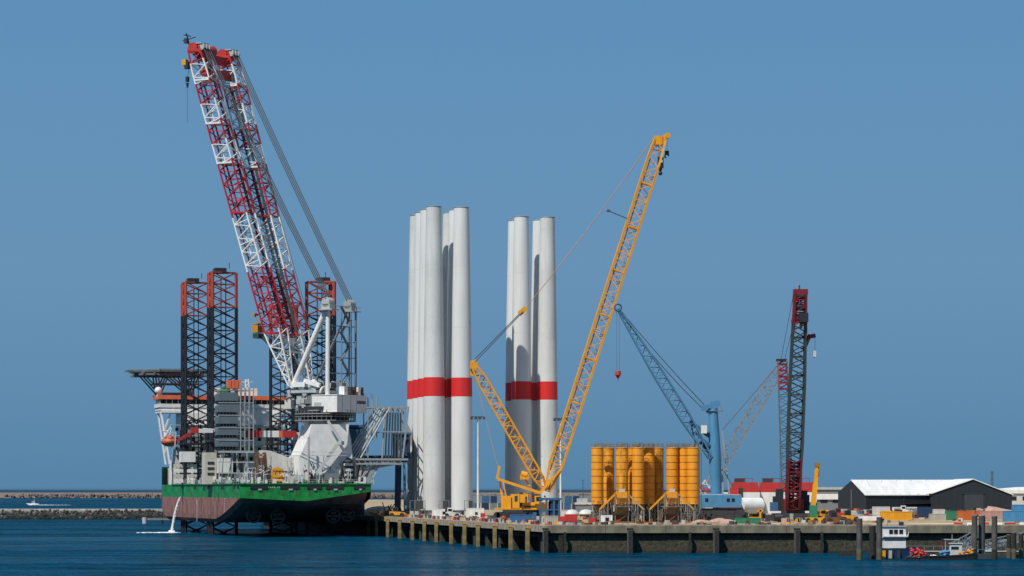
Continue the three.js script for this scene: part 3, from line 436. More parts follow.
{ // water jet from the port side
  const w = mb(), a = shipAt(-21.1, 12.8, 104), pts = []; const n = 16; const dir = [-Math.cos(HEAD), 0, Math.sin(HEAD)];
  for (let i = 0; i <= n; i++) { const t = i / n; pts.push([a[0] + dir[0] * 3.8 * t, 12.8 * (1 - t * t), a[2] + dir[2] * 3.8 * t]); }
  for (let i = 0; i < n; i++) w.tube(pts[i], pts[i + 1], .1 + i * .027 + rr(0, .06), .1 + (i + 1) * .027 + rr(0, .06), 10); for (let i = 0; i < 120; i++) { const t = .25 + .75 * rnd(), k = Math.floor(t * n * .999), p = lerp3(pts[k], pts[k + 1], rnd()); w.ball(p[0] + rr(-.5, .5) * t, p[1] - rr(0, .8), p[2] + rr(-.5, .5) * t, rr(.08, .26), 6, 1.8); }
  const e = pts[n]; const j = w.build('water_jet', mat(.72, .76, .78, .35)); tag(j, 'white jet of water pouring from the port side of the ship', 'water jet');
  const s = mb(); for (let i = 0; i < 150; i++) { const r = rr(.2, .8); s.ball(e[0] + rr(-13, 3) * rnd(), .02, e[2] + rr(-6, 6) * rnd(), r, 8, .25); } for (let i = 0; i < 26; i++) s.ball(e[0] + rr(-1, 1), rr(0, .6), e[2] + rr(-1, 1), rr(.2, .5), 8);
  tag(s.build('splash_foam', M.foam), 'white foam where the water jet meets the harbour water', 'foam', null, 'stuff');
}

// ---------- heavy lift crane on the ship's stern ----------
{
  const CX = -59.7, CD = 909, AZ = 60 * Math.PI / 180;
  const c = thing('pedestal_crane', 'huge red and white twin-legged lattice crane on white pedestal, on ship stern', 'crane', [CX, 0, -CD], AZ);
  const y0 = DECK;
  // pedestal (turned by the machine's own azimuth; a body of revolution with a boxy skirt)
  const pd = mb(); pd.lathe([[6.6, y0 + 10], [6.7, y0 + 19.4], [8.2, y0 + 19.8]], 0, 0, 0, 40); const shipTurn = (x, y, z) => new THREE.Matrix4().makeRotationY(HEAD - AZ).multiply(new THREE.Matrix4().makeTranslation(x, y, z));
  pd.prism([[-10.6, 0], [6.5, 0], [7, 9], [6.6, 14], [5.6, 18.8], [-6.2, 18.8], [-7.4, 14.4], [-9, 10.8], [-9.8, 9]], 15, shipTurn(0, y0, -7));
  pd.prism([[-11, 0], [-5, 0], [5, 12.4], [5.6, 18.9], [-6.4, 18.9], [-7.7, 14.4], [-9.3, 10.8], [-10.1, 9]], 1.4, shipTurn(0, y0, 8));
  pd.prism([[6.5, 0], [9, 0], [9, 8.6], [7, 8.8]], 12, shipTurn(0, y0, -7)); const ped = pd.build('pedestal', M.white, c);
  { // arched opening with stowed white reels beside the front plate
    const ar = mb(), m = shipTurn(5.4, y0, 8.5); ar.geom(new THREE.TorusGeometry(1.9, .32, 8, 16, Math.PI), m.clone().multiply(new THREE.Matrix4().makeTranslation(0, 6.2, 0))); for (const x of [-1.9, 1.9]) ar.geom(new THREE.BoxGeometry(.6, 6.2, .6), m.clone().multiply(new THREE.Matrix4().makeTranslation(x, 3.1, 0))); ar.geom(new THREE.BoxGeometry(3.6, 7, .3), m.clone().multiply(new THREE.Matrix4().makeTranslation(0, 3.6, -.3))); ar.build('arched_frame', M.dark, ped);
    for (let i = 0; i < 4; i++) { const rl = mb(); rl.geom(new THREE.CylinderGeometry(1.5, 1.5, .8, 16), m.clone().multiply(new THREE.Matrix4().makeTranslation(.1, 1.2 + i * 1.65, .3))); rl.build('stowed_reel', M.offWhite, ped); }
    const bx = mb(); for (const [x, y, w, h] of [[0, 0, 4.6, 3.4]]) bx.geom(new THREE.BoxGeometry(w, h, 3), shipTurn(-.4 + x, y0 + 1.7, 9.6)); bx.build('grated_box', M.grey, ped);
  }
  const gl = mb(); gl.lathe([[8.1, y0 + 19.9], [9.8, y0 + 19.9], [9.8, y0 + 20.3], [8.1, y0 + 20.3]], 0, 0, 0, 40); gl.lathe([[8.1, y0 + 22], [9.9, y0 + 22], [9.9, y0 + 22.4], [8.1, y0 + 22.4]], 0, 0, 0, 40); for (let i = 0; i < 40; i++) { const a = i / 40 * 6.283; gl.bar([9.7 * Math.cos(a), y0 + 20, 9.7 * Math.sin(a)], [9.7 * Math.cos(a), y0 + 23.6, 9.7 * Math.sin(a)], .14); } gl.lathe([[9.65, y0 + 21.3], [9.8, y0 + 21.3], [9.8, y0 + 21.5], [9.65, y0 + 21.5]], 0, 0, 0, 40); gl.build('gallery', M.grey, ped);
  mb().lathe([[7.6, y0 + 19.6], [7.6, y0 + 21], [8.6, y0 + 21.4], [8.8, y0 + 24.6]], 0, 0, 0, 40).build('slewing_ring', M.dark, ped);
  const stw = mb(); // inclined stairway and railings around the pedestal, on the camera's side
  const cam = (x, y, d) => { const wx = x, wd = d; return [wx * Math.cos(AZ) - (-wd) * Math.sin(AZ) * -1 * -1, y, 0]; };
  const loc = (X, y, D) => { const dx = X - CX, dz = -D + CD; return [dx * Math.cos(AZ) - dz * Math.sin(AZ), y, dx * Math.sin(AZ) + dz * Math.cos(AZ)]; };   // world -> crane axes
  const L = (px, py, D) => { const p = at(px, py, D); return loc(p[0], p[1], -p[2]); };
  stw.bar(L(337.5, 444, 897), L(310, 483, 898), .4, 1); stw.bar(L(328, 421, 898), L(341, 441, 897), .5, .8); stw.box(...L(341, 443, 897), 1.6, 1.2, 1.4); stw.build('stairway', M.lightGrey, ped);
  const pm = mb(); pm.bar(L(308.4, 484, 895), L(308.4, 437, 895), .5); for (const y of [452, 455.5]) pm.bar(L(284, y, 897), L(347, y, 897), .14); pm.build('railing', M.lightGrey, ped);
  // lettering on the pedestal: dark painted block characters, partly hidden by the post
  const ink = mb(); const glyph = (px, py, strokes, s = 1) => { for (const [x0, yy0, x1, yy1] of strokes) ink.bar(L(px + x0 * s, py + yy0 * s, 897.6), L(px + x1 * s, py + yy1 * s, 897.6), .28, .1); };
  const NN = [[0, 4, 0, 0], [0, 0, 2.4, 4], [2.4, 4, 2.4, 0]], AA = [[0, 4, 1.3, 0], [1.3, 0, 2.6, 4], [.6, 2.7, 2, 2.7]], VV = [[0, 0, 1.3, 4], [1.3, 4, 2.6, 0]], II = [[0, 0, 0, 4]];
  glyph(299.8, 463.2, NN, .9); glyph(302.9, 463.4, AA, .9); glyph(310, 461.8, VV); glyph(313.6, 464, II);
  ink.build('lettering', M.dark, ped);
  // machinery house
  const hs = mb(); hs.box(1.0, 42.2, 4.7, 17.0, 5.2, 9.6); hs.box(1, 44.9, 4.7, 17.3, .25, 9.9); hs.box(1, 39.6, 4.7, 17.2, .3, 9.8); const house = hs.build('machinery_house', M.white, c);
  const ve = mb(); for (let i = 0; i < 6; i++) ve.box(4.4 + i * .85, 42.8, 9.53, .6, 1, .12); ve.build('vent', M.dark, house); const pn = mb(); for (const x of [-4.4, 0.4, 3.6]) pn.box(x, 42.2, 9.52, .1, 5, .06); pn.build('panel_joint', M.grey, house); mb().box(-7.55, 41.4, 2.2, .2, 2.4, 2.6).build('door', M.lightGrey, house); mb().box(-8.2, 40, 1.4, 1.2, .3, 4).build('door_landing', M.steel, house);
  for (const [x, w, m] of [[-1.6, 2.2, M.white], [1.8, 1.4, M.dark], [3.8, 1.4, M.rust], [6.2, 1.6, M.white], [8, 1.2, M.rust]]) mb().boxOn(x, 45, 8, w * .9, 2.7, 2).build('roof_cabinet', m, house);
  mb().box(0, 46.2, -4.4, 12.4, .9, 10).build('boom_platform', M.lightGrey, c); const un = mb(); un.box(0, 44, -3.4, 11, 3.4, 8); un.box(0, 41, -1, 13, 2, 13); un.build('turntable', M.grey, c); const tm = mb(); for (let i = 0; i < 26; i++) tm.box(rr(-7, 4), rr(40.6, 47), rr(-11.5, -9), rr(.4, 2), rr(.3, 1.4), rr(.4, 1)); for (let i = 0; i < 14; i++) tm.bar([rr(-7, 5), rr(41, 46), -9.6], [rr(-7, 5), rr(42, 49), -9.2], .2); for (let i = 0; i < 20; i++) tm.box(-7.6 - rr(0, .6), rr(40, 46.5), rr(-10, -1), .5, rr(.3, 1.5), rr(.4, 2)); const tmm = tm.build('machinery_fittings', M.lightGrey, c); tmm.userData.kind = 'stuff'; const t2 = mb(); for (let i = 0; i < 18; i++) t2.box(rr(-6, 6), rr(46.6, 49.4), rr(-7, 7), rr(.6, 2.4), rr(.4, 1.8), rr(.6, 2)); const t2m = t2.build('deck_machinery', M.grey, c); t2m.userData.kind = 'stuff';
  const wd = mb(); for (const [x, z] of [[-4, -1], [0, -1.6], [3.5, -1]]) wd.tube([x - 1.5, 48.2, z + .8], [x + 1.5, 48.2, z + .8], 1.25, 1.25, 16); wd.build('winch_drum', M.tealGrey, c); const wf = mb(); for (const x of [-5.6, -2.4, 1.6, 5]) wf.tube([x - .15, 48.2, -.4], [x + .15, 48.2, -.4], 1.5, 1.5, 18); wf.geom(new THREE.TorusGeometry(2, .4, 8, 20, Math.PI), new THREE.Matrix4().makeTranslation(-5.6, 45.4, 3.2)); wf.build('winch_flange', M.offWhite, c);
  const cab = mb(); cab.box(-7.6, 42.3, -8.6, 2.0, 2.6, 2.4); cab.box(-7.6, 40.8, -8.6, 2.2, .3, 3); cab.build('operator_cab', M.offWhite, c); mb().box(-7.6, 42.7, -9.85, 1.8, 1.4, .1).build('window', M.glass, c);
  const gal = mb(); for (const y of [40.5, 44.2]) { gal.box(0, y, -9, 15, .25, 2.4); for (let x = -7; x <= 7; x += 2) gal.bar([x, y, -10.1], [x, y + 1.4, -10.1], .12); gal.bar([-7, y + 1.4, -10.1], [7, y + 1.4, -10.1], .12); } gal.bar([-6, 38, -8], [-9, 44, -9], .4); gal.build('front_gallery', M.grey, c);
  // boom: two lattice legs in painted sections
  const secs = [[0, .153, M.white], [.153, .336, M.boomRed], [.336, .507, M.white], [.507, .655, M.boomRed], [.655, .714, M.white], [.714, .773, M.boomRed], [.773, .847, M.white], [.847, .903, M.boomRed], [.903, .956, M.white], [.956, 1.001, M.red]];
  const FOOT = [5.6, 48.2, -9.4], HEADP = [8.1, 158.3, -44.4], n = 50;
  const boomAt = (s, t) => [s * (FOOT[0] + (HEADP[0] - FOOT[0]) * t), FOOT[1] + (HEADP[1] - FOOT[1]) * t, FOOT[2] + (HEADP[2] - FOOT[2]) * t];
  for (const s of [-1, 1]) {
    const ms = secs.map(() => mb());
    lattice([s * FOOT[0], FOOT[1], FOOT[2]], [s * HEADP[0], HEADP[1], HEADP[2]], [1, 0, 0], (t) => t < .15 ? 1.4 + 3.4 * t / .15 : 4.8, 0, (t) => t < .15 ? 1.0 + 4.6 * t / .15 : t > .93 ? 5.6 - 1.2 * (t - .93) / .07 : 5.6, 0, n, .44, .27, (i) => ms[Math.max(0, secs.findIndex(([a, b]) => (i + .5) / n >= a && (i + .5) / n < b))]);
    for (const k of [.153, .507, .655, .773, .903]) { const p = boomAt(s, k); ms[secs.findIndex(([a, b]) => k + .01 >= a && k + .01 < b)].box(p[0], p[1], p[2], 5.4, .5, 5.6); }
    ms.forEach((m, i) => m.build('boom_section', secs[i][2], c));
    // walkway and hoses inside each leg
    const wk = mb(); wk.bar(add3(boomAt(s, .16), [s * -2.6, 0, 1.6]), add3(boomAt(s, .95), [s * -2.2, 0, 1.6]), .8, .4); wk.bar(add3(boomAt(s, .2), [s * .6, 0, -2.4]), add3(boomAt(s, .9), [s * .6, 0, -2.4]), .35); wk.build('walkway', s < 0 ? M.redDark : M.tealGrey, c);
    // head
    const h = boomAt(s, 1), hb = mb(); const rot = new THREE.Matrix4().makeTranslation(h[0], h[1] - .2, h[2] - .4).multiply(new THREE.Matrix4().makeRotationX(.34)); hb.geom(new THREE.CylinderGeometry(1.9, 2.1, 4.6, 18), rot.clone().multiply(new THREE.Matrix4().makeRotationZ(Math.PI / 2))); hb.box(h[0], h[1] - 1, h[2] + .4, 4.8, 1, 4.4); hb.build('boom_head', M.red, c);
    const hd = mb(); for (const x of [-1.6, 0, 1.6]) hd.tube([h[0] + x - .3, h[1] + .2, h[2] + 3], [h[0] + x + .3, h[1] + .2, h[2] + 3], 1.1, 1.1, 14); hd.box(h[0], h[1] + 1.3, h[2] + 2.2, 4.4, .3, 2.4); hd.build('head_sheave', M.lightGrey, c);
  }
  // cross members
  const xb = mb(), bt = (t, y = 0) => [boomAt(-1, t), boomAt(1, t)]; for (const t of [.93, .975]) { const [a, b] = bt(t); xb.bar(a, b, 1.6, 2.6); } { const a = boomAt(-1, .94), b = boomAt(1, .99); xb.bar(a, b, .9); const m2 = lerp3(boomAt(-1, 1), boomAt(1, 1), .5); xb.geom(new THREE.CylinderGeometry(1.9, 2.1, 4.4, 16), new THREE.Matrix4().makeTranslation(m2[0] - 2.2, m2[1] - .2, m2[2]).multiply(new THREE.Matrix4().makeRotationZ(Math.PI / 2))); } xb.build('head_cross_beam', M.red, c);
  const xw = mb(); for (const [t, w] of [[.42, .5], [.44, .5], [.1, .5], [.13, .6]]) { const [a, b] = bt(t); xw.bar(a, b, w); } { const a = boomAt(-1, .10), b = boomAt(1, .15); xw.bar(a, b, .4); xw.bar(boomAt(1, .10), boomAt(-1, .15), .4); xw.bar(boomAt(1, .42), boomAt(-1, .46), .35); xw.bar(boomAt(-1, .42), boomAt(1, .46), .35); const m = lerp3(...bt(.13), .5); xw.box(m[0], m[1], m[2], 3, 2.4, 2); const m4 = lerp3(...bt(.44), .62); xw.box(m4[0], m4[1], m4[2], 2, 1.4, 1.4); } xw.build('cross_brace', M.white, c);
  const xr = mb(); for (const t of [.2, .255, .32]) { const [a, b] = bt(t); xr.bar(a, b, .5); } xr.bar(boomAt(-1, .2), boomAt(1, .255), .4); xr.bar(boomAt(1, .255), boomAt(-1, .32), .4); xr.build('cross_brace', M.boomRed, c);
  const tp = mb(), hl = boomAt(-1, 1); hl[1] -= 2.6; tp.bar([hl[0] - 1, hl[1] + 2, hl[2] - 2], [hl[0] - 2, hl[1] + 7.5, hl[2] - 3], .35); tp.bar([hl[0] - 2.6, hl[1] + 5, hl[2] - 4], [hl[0] + .4, hl[1] + 6.4, hl[2] - 1], .3); tp.box(hl[0] - 2, hl[1] + 5, hl[2] - 3, 1.2, 1.6, 1.2); tp.bar([hl[0] - 3.4, hl[1] + 6.8, hl[2] - 3], [hl[0] + .4, hl[1] + 6.8, hl[2] - 3], .25); tp.build('wind_mast', M.dark, c); hl[1] += 2.6;
  // runner hooks at the head
  const hk = mb(); hk.box(hl[0] - 1.2, hl[1] - 5.4, hl[2] - 3.2, 1.2, 2.4, 1.6); hk.build('whip_sheave_block', M.black, c); mb().box(hl[0] - 1.2, hl[1] - 4.4, hl[2] - 4.2, 1.3, 1.8, 1.6).build('yellow_block', M.yellow, c);
  const h2 = mb(); const hx = [hl[0] - 1.4, hl[1] - 10, hl[2] - 3]; h2.box(...hx, .9, 1.7, .9); h2.tube([hx[0], hx[1] - 1.2, hx[2]], [hx[0], hx[1] - 2.8, hx[2]], .5, .2); h2.bar([hx[0], hx[1], hx[2]], [hx[0] + .4, hl[1] - 3, hx[2] + 1], .1); h2.bar([hx[0], hx[1] - 2, hx[2]], [hx[0], hx[1] - 14, hx[2]], .07); h2.build('whip_hook', M.black, c);
  // main hook stowed beside the boom
  const P = boomAt(-1, .175), yb = mb(); const q = [P[0] - 1.4, P[1] - 1, P[2] - 5.6]; yb.box(...q, 3.2, 2.2, 2.4); yb.box(q[0] + .3, q[1] + 1.6, q[2], 4, .4, 2.6); yb.bar([q[0] - 1.4, q[1] + 1.6, q[2] + 1], [q[0] - 1.4, q[1] + 4.4, q[2]], .25); yb.box(q[0] - 1, q[1] + 4.6, q[2] - .4, 2, .7, 1.4); yb.bar([q[0] - 1, q[1] + 4.6, q[2] - .4], [q[0] + 1.6, q[1] + 5.4, q[2] + 1.5], .35); const hookb = yb.build('main_hook_block', mat(.5, .26, .03), c); const yk = mb(); yk.box(q[0], q[1] - 2.2, q[2] + .3, 3, 1.6, 2.2); yk.bar([q[0] + 1, q[1] - 2.4, q[2] + 1], add3(boomAt(-1, .1), [-1, 0, -1]), .9); yk.build('hook', M.tealGrey, hookb);
  // A-frame
  const A = (s) => [s * 6.2, 73.5, 5.2];
  for (const s of [-1, 1]) {
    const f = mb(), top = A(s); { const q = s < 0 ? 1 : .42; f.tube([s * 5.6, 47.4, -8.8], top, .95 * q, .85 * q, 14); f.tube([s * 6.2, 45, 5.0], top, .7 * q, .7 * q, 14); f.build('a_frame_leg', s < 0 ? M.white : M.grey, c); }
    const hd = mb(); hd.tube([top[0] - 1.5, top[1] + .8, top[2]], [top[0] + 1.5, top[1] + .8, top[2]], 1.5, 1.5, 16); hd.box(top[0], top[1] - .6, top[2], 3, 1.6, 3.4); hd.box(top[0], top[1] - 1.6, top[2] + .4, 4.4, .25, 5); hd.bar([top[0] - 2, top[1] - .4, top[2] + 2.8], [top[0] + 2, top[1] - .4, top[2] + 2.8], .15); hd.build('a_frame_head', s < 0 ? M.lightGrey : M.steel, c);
  }
  const bt2 = mb(); bt2.bar([6.2, 45, 7.6], [6.2, 73, 7.6], .5); for (const y of [52, 57, 62, 67]) { bt2.bar([-6.2, y, 5.2], [6.2, y, 5.2], .3); bt2.box(6.2, y, 6.4, .5, .25, 2.8); } for (let i = 0; i < 6; i++) { const y = 48 + i * 4.2, f = i % 2 ? 1 : -1; bt2.bar([1.4 + f * 2.2, y, 6.6], [1.4 - f * 2.2, y + 4.2, 6.6], .8, .35); bt2.box(1.4 - f * 2.4, y + 4.2, 6.6, 1.6, .25, 1.4); } for (const x of [-1.4, 4.2]) bt2.bar([x, 45, 7.2], [x, 72, 7.2], .22); bt2.build('ladder_tower', M.grey, c);
  const bk = mb(); bk.bar([-5.6, 47.7, -6], [-5.6, 49.8, 0], .7); bk.bar([-6, 49.6, -4], [-6, 48, 2], .8, 1.4); bk.box(-6.1, 48.4, -5.6, 1.6, 1.6, 4.6); bk.build('foot_casting', M.white, c);
  const rp = mb(); for (const s of [-1, 1]) { const h = boomAt(s, 1), a = A(s); for (let i = 0; i < 4; i++) { const o = (i - 1.5) * 1.15; rp.rope([h[0] + o, h[1] + .8, h[2] + 3], [a[0] + o * .95, a[1] + 2, a[2]], .17, .8, 6); } } rp.build('luffing_ropes', M.rope, c);
  const r2 = mb(); for (const s of [-1, 1]) { const h = boomAt(s, .985), f = [s * 3, 50, -2]; for (const o of [-.6, .6]) r2.rope([h[0] + o, h[1], h[2] + 3], [f[0] + o, f[1], f[2]], .09, .6, 5); } r2.build('hoist_ropes', M.rope, c);
}
// ---------- steel frame over the stern and the blue loading tower on the quay ----------
{
  const D = 911, f = thing('pipe_rack_frame', 'grey steel rack with slanting pipes overhanging the ship stern beside white towers', 'steel rack', at(370, 462, D), .2);
  const o = at(370, 462, D), k = (px, py, dz = 0) => [PX(px, D) - o[0], PY(py, D) - o[1], dz];
  const fl = mb(); for (const z of [-5, -1.5, 2, 5]) { fl.bar(k(347, 459.5, z), k(406, 459.5, z), .6); fl.bar(k(347, 464, z), k(400, 464, z), .5); for (let x = 349; x < 400; x += 6) fl.bar(k(x, 459.5, z), k(x + 3, 464, z), .25); } for (let x = 348; x < 406; x += 7) fl.bar(k(x, 459.8, -5), k(x, 459.8, 5), .4); fl.build('floor_truss', M.steel, f);
  for (let i = 0; i < 6; i++) { const z = -5 + i * 1.9, px = i * 2.3; mb().tube(k(347 + px, 458, z), k(378 + px * .85, 408, z), .27, .27, 8).build('slanted_pipe', M.lightGrey, f); }
  for (let i = 0; i < 7; i++) mb().tube(k(381 + i * 3.6, 458, 3 - i), k(384 + i * 3.1, 408.5, 3 - i), .3, .3, 7).build('upright_pipe', M.steel, f);
  for (let i = 0; i < 4; i++) mb().tube(k(365 + i * 4.4, 440, -3), k(365 + i * 4.4, 393 + i % 2 * 4, -3), .22, .22, 7).build('thin_pipe', M.steel, f);
  const rl = mb(); for (const z of [-5, 4]) { rl.bar(k(364, 408, z), k(407, 407, z), .45); rl.bar(k(378, 432, z), k(406, 432, z), .35); rl.bar(k(407, 407, z), k(401, 458, z), .5); rl.bar(k(366, 408, z), k(366, 458, z), .3); } for (let x = 368; x < 408; x += 6) rl.bar(k(x, 408, -5), k(x, 408, 4), .3); rl.build('top_rail', M.steel, f);
  for (const z of [-4, 4]) { const lg = mb(); for (const px of [342.5, 349.5]) lg.bar(k(px, 463, z), k(px, 485, z), .9); for (const y of [466, 471, 476, 481]) lg.bar(k(342.5, y, z), k(349.5, y, z), .45); lg.bar(k(360, 463, z), k(356, 485, z), .7); lg.bar(k(368, 463, z), k(362, 474, z), .5); lg.bar(k(372, 464, z), k(358, 479, z), .5); lg.bar(k(378, 463, z), k(368, 484, z), .5); lg.bar(k(367, 464, z), k(372, 484, z), .5); lg.build('support_frame', M.lightGrey, f); }
  { const br = mb(); for (const z of [-4, 4]) { let q = k(366, 485, z); for (const [x, y] of [[367, 477], [370, 471], [376, 467], [386, 465], [398, 463]]) { const e = k(x, y, z); br.bar(q, e, .8); q = e; } } br.build('curved_bracket', M.steel, f); }
  const D2 = 935, b = thing('blue_loading_tower', 'dark blue steel loading tower on the quay behind the grey pipe rack', 'tower', [PX(401, D2), Q, -D2]);
  const m = (px, py, dz = 0) => [PX(px, D2) - PX(401, D2), PY(py, D2) - Q, dz];
  const g = mb(); g.bar(m(398, 517, 0), m(399, 455, 0), 1.7); g.bar(m(398, 517, 8), m(399, 455, 8), 1.7); g.build('column', M.blueDark, b); const g2 = mb(); g2.bar(m(405, 516), m(404, 455), .7); g2.bar(m(407, 516, 8), m(405, 455, 8), .6); g2.build('brace', M.blue, b);
  const g3 = mb(); g3.box(...m(402, 446, 3), 5.2, 8.6, 12); g3.box(...m(386, 459, 3), 14, 2.2, 8); g3.build('head_frame', M.blueDark, b); const g4 = mb(); for (const z of [-3.5, 3, 9.5]) { g4.bar(m(395, 440, z), m(408, 456, z), .4); g4.bar(m(408, 438, z), m(395, 456, z), .4); } g4.box(...m(402, 434, 3), 5.8, .6, 13); g4.build('frame_brace', M.blueMid, b);
  const h = thing('blue_mast_column', 'dark blue column rising behind the white crane pedestal', 'column', [PX(356, 950), Q, -950]); mb().box(0, 14.8, 0, 5.6, 29.6, 4).build('column', M.blueDark, h); mb().box(.5, 25, 2.1, 6, 8, .6).build('panel', M.blueMid, h); mb().box(-.2, 30, 0, 6.4, .8, 5).build('cap', M.blueMid, h);
}

// ---------- yellow crawler crane ----------
{
  const D = 835, o = [PX(540, D), Q, -D], c = thing('crawler_crane', 'large yellow crawler crane with long lattice boom between towers and silos', 'crane', o);
  const k = (px, py, z = 0) => [PX(px, D) - o[0], PY(py, D) - o[1], z];
  for (const z of [-3.6, 3.6]) { const t = mb(); t.box(-8, 1.3, z, 9.4, 1.9, 1.5); t.tube([-12.7, 1.3, z - .75], [-12.7, 1.3, z + .75], .95, .95, 14); t.tube([-3.3, 1.3, z - .75], [-3.3, 1.3, z + .75], .95, .95, 14); for (let i = 0; i < 12; i++) t.box(-12.2 + i * .78, .28, z, .5, .18, 1.7); t.build('crawler_track', M.black, c); }
  mb().box(-8, 2.3, 0, 6, 1.2, 6).build('carbody', M.dark, c);
  mb().box(-4.4, 4.0, 0, 14, 2.2, 3.6).build('superstructure', M.craneYellow, c);
  for (const [px, w, h, z] of [[506, 2.9, 3.6, 1.4], [515, 2.6, 4.1, 1.8], [509, 2.9, 3.2, -2]]) mb().boxOn(k(px, 0)[0], 3.4, z, w, h, 2.6).build('counterweight', M.craneYellow, c);
  mb().boxOn(k(524, 0)[0], 5.0, 2.0, 2.4, 2.4, 1.8).build('engine_house', M.craneYellow, c); const cb = mb().boxOn(k(538, 0)[0], 4.6, 2.6, 2.0, 2.4, 1.6).build('operator_cab', M.craneYellow, c); mb().box(k(538, 0)[0] + .2, 6.1, 3.43, 1.5, 1.2, .08).build('window', M.glass, cb);
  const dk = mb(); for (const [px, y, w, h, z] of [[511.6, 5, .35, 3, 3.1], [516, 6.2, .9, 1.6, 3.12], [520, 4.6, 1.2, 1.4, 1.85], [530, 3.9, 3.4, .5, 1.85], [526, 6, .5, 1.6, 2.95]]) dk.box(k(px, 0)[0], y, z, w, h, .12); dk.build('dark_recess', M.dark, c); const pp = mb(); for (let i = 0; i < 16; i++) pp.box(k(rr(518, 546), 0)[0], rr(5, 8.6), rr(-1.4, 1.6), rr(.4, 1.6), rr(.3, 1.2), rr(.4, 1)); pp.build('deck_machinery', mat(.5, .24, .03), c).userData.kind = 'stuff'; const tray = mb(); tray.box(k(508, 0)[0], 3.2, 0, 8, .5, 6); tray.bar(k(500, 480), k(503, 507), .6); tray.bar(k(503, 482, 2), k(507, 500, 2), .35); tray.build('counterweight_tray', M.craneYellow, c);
  const bb = mb(); for (const z of [-1.6, 1.6]) { bb.bar(k(497.5, 479, z), k(541, 493, z), .8); bb.bar(k(497, 479, z), k(499.5, 466, z), .7); } bb.bar(k(498, 479, -1.6), k(498, 479, 1.6), .5); bb.build('back_beam', M.craneYellow, c);
  // main boom
  const T = k(661.5, 137, -9), Fb = k(547.5, 491); const nb = 40, secs = 8, ms = [...Array(secs)].map(() => mb());
  const wd = (t) => t < .07 ? 1.2 + 2.4 * t / .07 : t > .94 ? 3.6 - 1 * (t - .94) / .06 : 3.6;
  lattice(Fb, T, [0, 0, 1], wd, 0, (t) => (t < .07 ? 1.2 + 2.7 * t / .07 : t > .94 ? 3.9 - .8 * (t - .94) / .06 : 3.9), 0, nb, .6, .2, (i) => ms[Math.min(secs - 1, Math.floor(i / nb * secs))]);
  for (const t of [.125, .25, .375, .5, .625, .75, .875]) { const p = lerp3(Fb, T, t), a = Math.atan2(T[1] - Fb[1], T[0] - Fb[0]); ms[Math.floor(t * secs)].geom(new THREE.BoxGeometry(.4, 3.9, 3.7), new THREE.Matrix4().makeRotationZ(a).setPosition(...p)); }
  ms.forEach((m) => m.build('boom_section', M.craneYellow, c));
  const wk = mb(); wk.bar(add3(lerp3(Fb, T, .06), [-1.2, 0, .4]), add3(lerp3(Fb, T, .95), [-1.2, 0, .4]), .55, .3); wk.build('boom_walkway', mat(.4, .26, .06), c);
  const hd = mb(); hd.bar(T, k(669, 131.5, -9), 1.3); hd.bar(k(663, 141, -9), k(668, 133, -9), .6); hd.box(...k(659.8, 137, -9), 2.4, 2.6, 3); for (const z of [-10, -9, -8]) hd.tube([T[0] + .8, T[1], z - .2], [T[0] + .8, T[1], z + .2], 1.1, 1.1, 14); hd.build('boom_head', M.craneYellow, c); const sh = mb(); for (const z of [-9.9, -8.4]) sh.tube([k(669.5, 132)[0], k(669.5, 132)[1], z], [k(669.5, 132)[0], k(669.5, 132)[1], z + .5], .8, .8, 12); sh.build('jib_sheave', M.craneYellow, c);
  const hb = mb(); hb.box(...k(662.2, 159, -9), 1.7, 3.2, 1.3); hb.tube(k(662, 163, -9), k(662, 168, -9), .7, .35, 10); hb.ball(...k(662, 170, -9), .6); hb.build('hook_block', M.black, c); mb().box(...k(662.4, 158, -8.25), 1.2, .8, .1).build('hook_label', M.lightGrey, c); const h2 = mb(); h2.box(...k(668.6, 149, -9), 1.2, 1.1, .8); h2.geom(new THREE.TorusGeometry(.55, .22, 6, 14, 4.4), new THREE.Matrix4().makeTranslation(...k(668.4, 152.5, -9))); h2.build('whip_hook', M.black, c);
  const hr = mb(); for (const [a, z] of [[-.5, -9.3], [-.15, -8.9], [.2, -8.7], [.5, -9.2]]) hr.bar([k(662, 0)[0] + a, k(0, 140)[1], z], [k(662, 0)[0] + a * .9, k(0, 157)[1], z], .09); hr.bar(k(669, 133, -9), k(668.6, 147.5, -9), .08); hr.build('hoist_ropes', M.rope, c);
  // derrick mast
  const A = k(545, 489), B = k(475, 368, 2); const dm = mb(); lattice(A, B, [0, 0, 1], (t) => (t < .1 ? 1 + 1.7 * t / .1 : 2.7), 0, (t) => (t < .1 ? 1 + 1.9 * t / .1 : t > .9 ? 2.9 - 1.2 * (t - .9) / .1 : 2.9), 0, 22, .5, .26, () => dm); dm.build('derrick_mast', M.craneYellow, c);
  const mh = mb(); mh.bar(k(473, 361, 2), k(472.5, 376, 2), 1.3); mh.bar(k(471.5, 364, 2), k(477, 360, 2), .5); mh.box(...k(474, 366, 2), 2.2, 2, 3); mh.build('mast_head', M.craneYellow, c); const wn = mb(); wn.tube(k(521, 474, .4), k(527, 475.5, .4), 1.0, 1.0, 14); wn.box(...k(524.5, 477, 0), 2.6, 1.4, 2.4); wn.bar(k(524, 478, 0), k(530, 486, 0), .6); wn.build('winch', M.craneYellow, c);
  const st = mb(); for (const z of [-1.4, 1.8]) st.bar(k(474, 372, z), k(498, 468, z), .16); st.build('backstay', mat(.42, .3, .14), c);
  const br = mb(); br.bar(k(541, 492, 1.4), k(560, 470, 1.4), .7); br.bar(k(555, 474, 0), k(548, 490, 0), .5); br.build('boom_stop', M.craneYellow, c);
